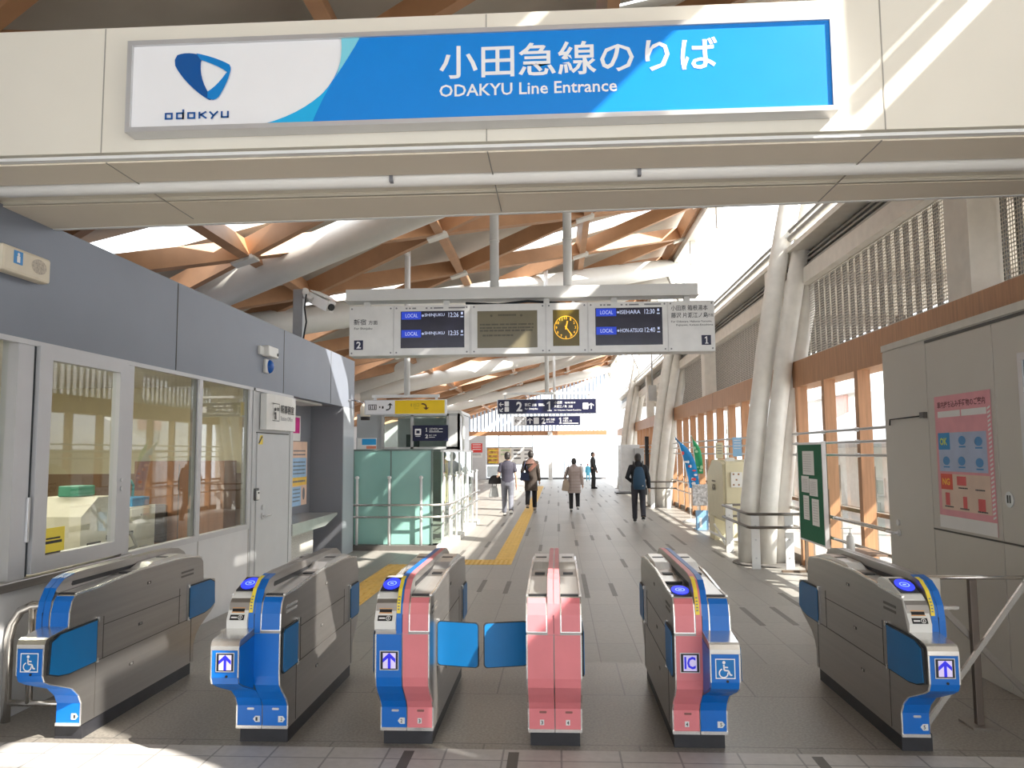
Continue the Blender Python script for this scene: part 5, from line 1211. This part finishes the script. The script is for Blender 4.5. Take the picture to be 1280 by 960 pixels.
mb = MB(); mb.box(2.98, 3.22, 25.6, 25.8, 3.35, 3.85); mb.build('box', mat('grey device', (.45, .44, .42), .5), t)
mb = MB(); mb.tube([(3.1, 25.7, 3.85), (3.1, 25.7, 5.2), (3.7, 25.7, 5.2)], .03, 8); mb.build('conduit', mat('grey device', (.45, .44, .42), .5), t)
# outside: pale houses beyond the glazing
def house(lab, x, y0, y1, z1, m_, roof_m, wins):
    t = thing('house', lab, 'house', (x+3, (y0+y1)/2, -6), 'houses outside the glazing')
    mb = MB(); mb.box(x, x+6, y0, y1, -6, z1); mb.build('wall', m_, t)
    mb = MB(); mb.py([(x-.3, z1), (x+3, z1+1.6), (x+6.3, z1), (x+6.3, z1-.12), (x-.3, z1-.12)], y0-.3, y1+.3); mb.build('roof', roof_m, t)
    for (y, z, w_, h_) in wins:
        mb = MB(); pframe(mb, Face((x, y+w_, z), (0, -1, 0), (0, 0, 1)), 0, 0, w_, h_, .06, 0, .04); wn = mb.build('window', alum, t)
        mb = MB(); prect(mb, Face((x, y+w_, z), (0, -1, 0), (0, 0, 1)), .06, .06, w_-.12, h_-.12, .01); mb.build('pane', mat('house pane', (.55, .58, .58), .2), wn)
    return t
hw = mat('white render', (.95, .95, .94), .7); hr_ = mat('grey roof', (.45, .45, .47), .7)
h_ = house('white house outside with a small window and wall unit', 9, 15, 31, 1.9, hw, hr_, ((22.3, .42, .65, .5), (18, -.4, .8, .8), (26, .4, .8, .6)))
mb = MB(); mb.box(8.8, 9, 22.7, 23.15, -.05, .24, .01); o = mb.build('wall_unit', mat('grey unit', (.66, .66, .65), .5), h_)
h2 = house('pale house far outside with a reddish upper wall', 14, 37, 45, 4.5, hw, mat('pale roof', (.72, .70, .68), .7), ((40, 2.2, .8, .8),))
mb = MB(); mb.box(13.9, 14.0, 38.6, 40.8, 3.0, 4.5); mb.build('upper_wall', mat('rose render', (.80, .50, .46), .7), h2)
t = thing('balcony_fence', 'white railing fence outside below the glazing', 'fence', (8.2, 22, -6))
mb = MB(); mb.tube([(8.2, 16, -.95), (8.2, 28, -.95)], .03, 6); mb.box(8.1, 8.3, 16, 28, -1.9, -1.8); mb.build('rail', white, t)
mb = MB()
for k in range(60): mb.box(8.19, 8.21, 16+.2*k, 16.02+.2*k, -1.85, -.95)
mb.build('bars', white, t, kind='stuff')
mb = MB(); mb.box(8.15, 8.9, 16, 28, -6, -1.85); mb.build('base_wall', hw, t)
# roof added outside the right wall to keep sun off the glazing
t = thing('shade_canopy', 'pale roof added outside beyond the perforated screen to block sun', 'shade_canopy', (6, 20, -6))
mb = MB(); mb.box(4.05, 7.1, -6, 48, 4.40, 4.52); mb.build('roof_panel', mat('canopy sheet', (.62, .58, .50), .6), t)
for y in range(-4, 48, 4):
    mb = MB(); mb.box(4.05, 7.1, y, y+.14, 4.22, 4.40); mb.build('rib', mat('canopy rib', (.40, .36, .31), .6), t)
for y in (0, 16, 32):
    mb = MB(); mb.box(6.8, 7.0, y, y+.2, -6, 4.4); mb.build('post', mat('canopy sheet', (.62, .58, .50), .6), t)
# ------------------------------------------------------------------ people walking away down the hall
def solidify(mb, voxel, smooth_it=3):
    """one continuous surface out of overlapping tubes and balls"""
    me = bpy.data.meshes.new('skin'); bmesh.ops.recalc_face_normals(mb.bm, faces=mb.bm.faces); mb.bm.to_mesh(me); mb.bm.free()
    o = bpy.data.objects.new('skin', me); COL.objects.link(o)
    r = o.modifiers.new('r', 'REMESH'); r.mode = 'VOXEL'; r.voxel_size = voxel; r.use_smooth_shade = True
    s_ = o.modifiers.new('s', 'SMOOTH'); s_.iterations = smooth_it; s_.factor = .5
    dg = bpy.context.evaluated_depsgraph_get(); dg.update()
    out = bpy.data.meshes.new_from_object(o.evaluated_get(dg)); bpy.data.objects.remove(o)
    return out
def mesh_child(name, me, m, parent):
    me.materials.clear(); me.materials.append(m); me.name = name
    o = bpy.data.objects.new(name, me); COL.objects.link(o); o.parent = parent
    return o
def loft(mb, rings, n=16):
    """rings: (cx, cy, z, rx, ry)"""
    R = [[mb.bm.verts.new((cx+rx*math.cos(2*math.pi*k/n), cy+ry*math.sin(2*math.pi*k/n), z)) for k in range(n)] for cx, cy, z, rx, ry in rings]
    for A, B in zip(R, R[1:]):
        for k in range(n): mb.bm.faces.new((A[k], A[(k+1) % n], B[(k+1) % n], B[k]))
    mb.bm.faces.new(R[0][::-1]); mb.bm.faces.new(R[-1])
def person(label, loc, h, rot, legs, arms, top, trousers, shoes, hem=None, sleeves='long', hair=hair_m, extra=None, collar=None, skin=skin_m, lean=0.0, wide=1.0, sole=None):
    """legs: for left and right (knee_y, ankle_y, heel_z); arms: (elbow xyz offset, wrist xyz offset) from the shoulder"""
    k = h/1.70
    root = bpy.data.objects.new('person', None); COL.objects.link(root); root['label'] = label; root['category'] = 'person'; root['group'] = 'people walking in the hall'
    V = lambda x, y, z: (x*k*wide, (y+lean*z)*k, z*k)
    hips = [V(-.085, 0, .90), V(.085, 0, .90)]; J = []
    for sd, (ky, ay, hz) in zip((-1, 1), legs):
        J.append((V(sd*.09, ky, .50+.3*hz), V(sd*.09, ay, .085+hz)))
    sh = [V(-.165, 0, 1.365), V(.165, 0, 1.365)]; A = []
    for s0, (e, w_) in zip(sh, arms):
        A.append((tuple(Vector(s0)+Vector(e)*k), tuple(Vector(s0)+Vector(w_)*k)))
    # body: one surface with head, face, ears, hands with fingers
    mb = MB()
    loft(mb, [(0, lean*z*k, z*k, rx*k, ry*k) for z, rx, ry in ((.84, .14, .10), (.95, .155, .105), (1.08, .135, .09), (1.25, .155, .105), (1.36, .16, .095), (1.42, .11, .07), (1.45, .06, .055))])
    hc = V(0, .015, 1.585)
    mb.tube([V(0, -.005, 1.40), V(0, .005, 1.52)], [.055*k, .05*k], 10)
    mb.ball(hc, .074*k, .092*k, .112*k); mb.ball(V(0, .035, 1.525), .052*k, .06*k, .055*k)
    mb.tube([V(0, .10, 1.60), V(0, .122, 1.565)], [.010*k, .016*k], 6)
    for sd in (-1, 1):
        mb.ball(V(sd*.076/wide, 0, 1.575), .012*k, .024*k, .032*k, 8, 6); mb.ball(V(sd*.032, .082, 1.60), .016*k, .012*k, .010*k, 8, 6)
    mb.ball(V(0, .088, 1.525), .026*k, .012*k, .010*k, 8, 6)
    for i in (0, 1):
        kn, an = J[i]; mb.tube([hips[i], kn, an], [.075*k, .052*k, .038*k], 10)
        mb.tube([an, (an[0], an[1]+.10*k, max(.03*k, an[2]-.05*k))], [.038*k, .03*k], 8)
        el, wr = A[i]; mb.tube([sh[i], el, wr], [.048*k, .038*k, .026*k], 10)
        d = (Vector(wr)-Vector(el)).normalized(); sd = -1 if i == 0 else 1
        pc = Vector(wr)+d*.045*k; mb.tube([wr, pc, pc+d*.035*k], [.024*k, .03*k, .028*k], 8, flat=1.0)
        sidev = Vector((0, 1, 0)); sidev = (sidev-d*sidev.dot(d)).normalized(); curl = Vector((-sd, 0, 0))
        for q, (off, L) in enumerate(((.026, .062), (.009, .072), (-.009, .068), (-.026, .052))):
            b0 = pc+d*.03*k+sidev*off*k; b1 = b0+d*L*.55*k+curl*.008*k; b2 = b1+d*L*.45*k+curl*.02*k
            mb.tube([b0, b1, b2], [.0095*k, .009*k, .007*k], 6)
        th0 = pc-d*.015*k+sidev*.022*k; mb.tube([th0, th0+sidev*.03*k+d*.02*k, th0+sidev*.038*k+d*.05*k], [.012*k, .010*k, .008*k], 6)
    mesh_child('body', solidify(mb, .0085*k, 2), skin, root)
    # trousers
    mb = MB(); loft(mb, [(0, lean*z*k, z*k, rx*k*wide, ry*k) for z, rx, ry in ((.80, .15, .10), (.90, .172, .118), (1.0, .16, .112))])
    for i in (0, 1):
        kn, an = J[i]; mb.tube([hips[i], kn, (an[0], an[1], an[2]+.0)], [.098*k, .075*k, .062*k], 12)
    mesh_child('trousers', solidify(mb, .012*k), trousers, root)
    # shoes
    for i in (0, 1):
        kn, an = J[i]; hz = legs[i][2]; tilt = min(1.0, hz*4)
        mb = MB(); a = Vector((an[0], an[1]-.05*k, an[2]-.035*k)); b = Vector((an[0], an[1]+.15*k*(1-.4*tilt), max(.03*k, an[2]-.045*k-.09*k*tilt)))
        mb.tube([a, a.lerp(b, .35)+Vector((0, 0, .015*k)), a.lerp(b, .75), b], [.036*k, .048*k, .045*k, .03*k], 10); mb.tube([an, (an[0], an[1], an[2]-.03*k)], .046*k, 10)
        s_ = mesh_child('shoe', solidify(mb, .009*k, 2), shoes, root)
        mb = MB(); mb.obox(a+Vector((0, -.02*k, -.034*k)), b+Vector((0, .01*k, -.022*k)), .075*k, .018*k)
        o = mb.build('sole', sole or black, None); o.parent = s_
    # top: shirt, jacket or coat
    mb = MB(); hm = hem if hem else .88
    prof = [(hm, .185 if hm < .8 else .168, .135 if hm < .8 else .118), (max(hm+.06, .95), .178 if hm < .8 else .165, .13 if hm < .8 else .118), (1.10, .16, .115), (1.25, .18, .128), (1.34, .185, .115), (1.40, .165, .095), (1.435, .12, .08), (1.475, .072, .068)]
    loft(mb, [(0, lean*z*k, z*k, rx*k*wide, ry*k) for z, rx, ry in prof])
    for i in (0, 1):
        el, wr = A[i]
        if sleeves == 'long': mb.tube([sh[i], el, tuple(Vector(el).lerp(Vector(wr), .97))], [.062*k, .056*k, .045*k], 12)
        else: mb.tube([sh[i], tuple(Vector(sh[i]).lerp(Vector(el), .72))], [.062*k, .062*k], 12)
        mb.ball(sh[i], .064*k, .064*k, .060*k, 10, 8)
    if collar: mb.tube([V(0, -.005, 1.42), V(0, 0, 1.51)], [.085*k, .075*k], 14)
    mesh_child('coat' if hm < .85 else 'top', solidify(mb, .012*k), top, root)
    # hair
    mb = MB(); mb.ball(V(0, -.004, 1.603), .086*k, .100*k, .105*k); mb.ball(V(0, -.035, 1.56), .078*k, .072*k, .085*k)
    hm_ = solidify(mb, .010*k, 2)
    bm = bmesh.new(); bm.from_mesh(hm_)
    bmesh.ops.delete(bm, geom=[v for v in bm.verts if v.co.y > V(0, .055, 1.6)[1] and v.co.z < 1.635*k or v.co.z < 1.50*k], context='VERTS'); bm.to_mesh(hm_); bm.free()
    ho = mesh_child('hair', hm_, hair, root)
    root.location = loc; root.rotation_euler = (0, 0, rot)
    return root, k
def place(o_pts, loc, rot):
    c, s_ = math.cos(rot), math.sin(rot)
    return [(loc[0]+x*c-y*s_, loc[1]+x*s_+y*c, z) for x, y, z in o_pts]
tee = mat('charcoal tee', (.045, .042, .062), .8); jeans = mat('grey jeans', (.15, .155, .185), .8, 0, .12, 15); shoe_w = mat('white shoe', (.66, .65, .62), .6)
brown = mat('dark brown coat', (.045, .033, .026), .85); blk = mat('black cloth', (.014, .013, .015), .85); shoe_b = mat('tan shoe', (.42, .33, .25), .6)
puff = mat('greige puffer', (.42, .34, .31), .7, 0, .05); navyc = mat('near black jacket', (.010, .011, .016), .8); dkpant = mat('dark slate trousers', (.035, .034, .045), .8)
down = lambda sx, y1=0.0, y2=0.0: ((sx*.055, y1, -.28), (sx*.07, y2, -.53))
P1 = (-1.36, 21.2, 0)
person('person in a charcoal short sleeved shirt and grey jeans carrying a jacket and grey bag', P1, 1.72, .05, ((.14, .20, .0), (-.02, -.32, .09)), (((-.07, -.02, -.28), (-.13, .14, -.36)), down(1, -.02, .03)), tee, jeans, shoe_w, sleeves='short')
t = thing('tote_bag', 'pale grey bag hanging from the arm of the person in grey jeans', 'bag', (P1[0]-.36, P1[1]+.1, .55))
x, y = P1[0]-.37, P1[1]+.15
mb = MB(); mb.py([(x-.16, .50), (x+.12, .50), (x+.07, .80), (x-.08, .80)], y-.05, y+.05); bmesh.ops.bevel(mb.bm, geom=mb.bm.edges[:], offset=.02, segments=2, affect='EDGES'); mb.build('body', mat('grey bag', (.30, .31, .31), .7), t)
mb = MB(); mb.tube([(x-.06, y, .79), (x-.03, y, .98), (x+.03, y, 1.02), (x+.06, y, .79)], .010, 6); mb.build('handle', black, t)
mb = MB(); x, y = P1[0]-.36, P1[1]+.12
loft(mb, [(x, y, .86, .17, .05), (x+.01, y, .95, .17, .07), (x+.02, y, 1.04, .14, .08), (x+.03, y, 1.09, .08, .06)]); bmesh.ops.bevel(mb.bm, geom=mb.bm.edges[:], offset=.004, segments=1, affect='EDGES')
o = mb.build('jacket', blk, smooth=True); tag(o, 'black jacket draped over the arm of the person in grey jeans', 'jacket')
t = thing('phone', 'dark red backed phone in the hand of the person in grey jeans', 'phone', (P1[0]+.25, P1[1], .78))
mb = MB(); mb.box(P1[0]+.225, P1[0]+.237, P1[1]-.0, P1[1]+.08, .70, .84, .004); mb.build('body', mat('dark red phone', (.16, .02, .02), .4), t)
P2 = (-.80, 23.3, 0)
person('person in a knee length dark brown coat with black trousers', P2, 1.75, -.03, ((-.02, -.22, .09), (.08, .08, .0)), (((-.09, -.03, -.27), (-.06, .13, -.46)), down(1, -.02, .02)), brown, blk, shoe_b, hem=.56, wide=1.02)
t = thing('scarf', 'rust and brown shawl across the shoulders of the person in the dark brown coat', 'scarf', (P2[0], P2[1], 1.3))
mb = MB(); loft(mb, [(P2[0]-.02, P2[1]-.01, 1.36, .20, .135), (P2[0], P2[1], 1.44, .15, .11), (P2[0], P2[1], 1.50, .09, .09)])
me = solidify(mb, .012); o = mesh_child('wrap', me, mat('shawl brown', (.14, .075, .06), .9, 0, .4, 12), t); o.matrix_parent_inverse = Matrix.Translation(t.location).inverted()
mb = MB(); mb.obox((P2[0]+.16, P2[1]-.135, 1.38), (P2[0]-.06, P2[1]-.155, 1.16), .10, .02, Vector((0, 1, 0))); mb.build('tail', mat('shawl rust', (.17, .075, .055), .9, 0, .3, 12), t)
t = thing('shoulder_bag', 'navy shoulder bag of the person in the dark brown coat', 'bag', (P2[0]-.25, P2[1]-.1, 1.0))
x, y = P2[0]-.17, P2[1]-.17
mb = MB(); mb.py([(x-.15, .88), (x+.14, .88), (x+.11, 1.12), (x-.12, 1.12)], y-.04, y+.04); bmesh.ops.bevel(mb.bm, geom=mb.bm.edges[:], offset=.02, segments=2, affect='EDGES'); mb.build('body', mat('navy bag', (.012, .02, .06), .6), t)
mb = MB(); mb.tube([(x-.08, y, 1.11), (P2[0]-.17, P2[1]-.09, 1.40), (P2[0]-.16, P2[1]-.02, 1.47), (x+.08, y, 1.11)], .012, 6); mb.build('strap', mat('navy bag', (.012, .02, .06), .6), t)
P3 = (.46, 22.9, 0)
pp3, _ = person('person in a greige quilted coat and black trousers', P3, 1.53, .0, ((.02, .0, .0), (-.0, -.20, .08)), (((-.10, -.02, -.27), (-.06, .10, -.44)), down(1.1, .0, .04)), puff, blk, shoe_w, hem=.58, wide=1.16, collar=True)
k3 = 1.53/1.70
mb = MB()
for z in (.66, .76, .86, .96, 1.06, 1.16, 1.26):
    rx = .193 if z < .9 else (.178 if z < 1.2 else .19)
    mb.tube([(rx*k3*1.16*math.cos(2*math.pi*q/20), .134*k3*math.sin(2*math.pi*q/20), z*k3) for q in range(21)], .006, 5, caps=False)
qs = mb.build('quilt_seam', mat('quilt seam', (.30, .24, .22), .8), None); qs.parent = pp3
t = thing('shoulder_bag', 'beige shoulder bag of the person in the greige quilted coat', 'bag', (P3[0]-.27, P3[1]-.05, .8))
x, y = P3[0]-.27, P3[1]-.10
mb = MB(); mb.py([(x-.10, .60), (x+.12, .58), (x+.13, .82), (x+.06, .95), (x-.04, .90)], y-.05, y+.05); bmesh.ops.bevel(mb.bm, geom=mb.bm.edges[:], offset=.02, segments=2, affect='EDGES'); mb.build('body', mat('beige bag', (.40, .32, .24), .7), t)
mb = MB(); mb.tube([(x+.02, y, .92), (P3[0]-.17, P3[1]-.12, 1.2), (P3[0]-.15, P3[1]-.06, 1.33), (P3[0]-.16, P3[1]+.04, 1.33)], .014, 6); mb.build('strap', mat('dark strap', (.06, .04, .035), .7), t)
P5 = (1.93, 19.2, 0)
person('person in a black jacket with dark slate trousers walking by the second column', P5, 1.66, -.06, ((.10, .12, .0), (-.01, -.26, .08)), (((-.10, -.06, -.26), (.02, .10, -.36)), down(1.2, -.03, .0)), navyc, dkpant, mat('dark shoe', (.03, .03, .03), .5), wide=1.06, collar=True, sole=shoe_w)
t = thing('backpack', 'teal blue backpack on the back of the person in the black jacket', 'backpack', (P5[0], P5[1]-.2, 1.1))
mb = MB(); loft(mb, [(P5[0], P5[1]-.20, .80, .13, .07), (P5[0], P5[1]-.21, .90, .155, .095), (P5[0], P5[1]-.21, 1.10, .145, .09), (P5[0], P5[1]-.20, 1.26, .115, .075), (P5[0], P5[1]-.19, 1.34, .07, .05)])
o = mesh_child('bag_body', solidify(mb, .012), mat('teal backpack', (.016, .055, .105), .7), t); o.matrix_parent_inverse = Matrix.Translation(t.location).inverted()
mb = MB(); mb.box(P5[0]+.06, P5[0]+.09, P5[1]-.31, P5[1]-.29, .88, .90); mb.build('badge', sign_white, t)
for sd in (-1, 1): mb = MB(); mb.tube([(P5[0]+sd*.08, P5[1]-.15, 1.32), (P5[0]+sd*.11, P5[1]-.02, 1.46), (P5[0]+sd*.11, P5[1]+.13, 1.30)], .018, 6); mb.build('strap', black, t)
person('person in dark clothes standing side-on at the bright far end', (1.62, 36.8, 0), 1.70, -1.9, ((.03, .02, .0), (.03, -.02, .0)), (down(-1, .03, .12), down(1, .05, .20)), mat('charcoal top far', (.035, .035, .035), .8), mat('charcoal trousers far', (.03, .03, .03), .8), blk, lean=.0, wide=.9)
person('small child in light blue with a red cap at the far end', (1.75, 46.5, 0), 1.02, .2, ((.05, .06, .0), (-.02, -.12, .03)), (down(-1), down(1)), mat('light blue smock', (.12, .50, .72), .7), mat('light blue trousers', (.18, .52, .70), .7), shoe_w, hem=.55, hair=mat('red cap', (.55, .06, .05), .7), wide=1.15)
person('small black-haired child in white beside the child in light blue', (1.36, 47.0, 0), 1.04, 0, ((.04, .05, .0), (-.02, -.10, .03)), (down(-1), down(1)), mat('white smock', (.75, .74, .72), .7), mat('white trousers', (.7, .7, .7), .7), shoe_w, hem=.55, wide=1.15)
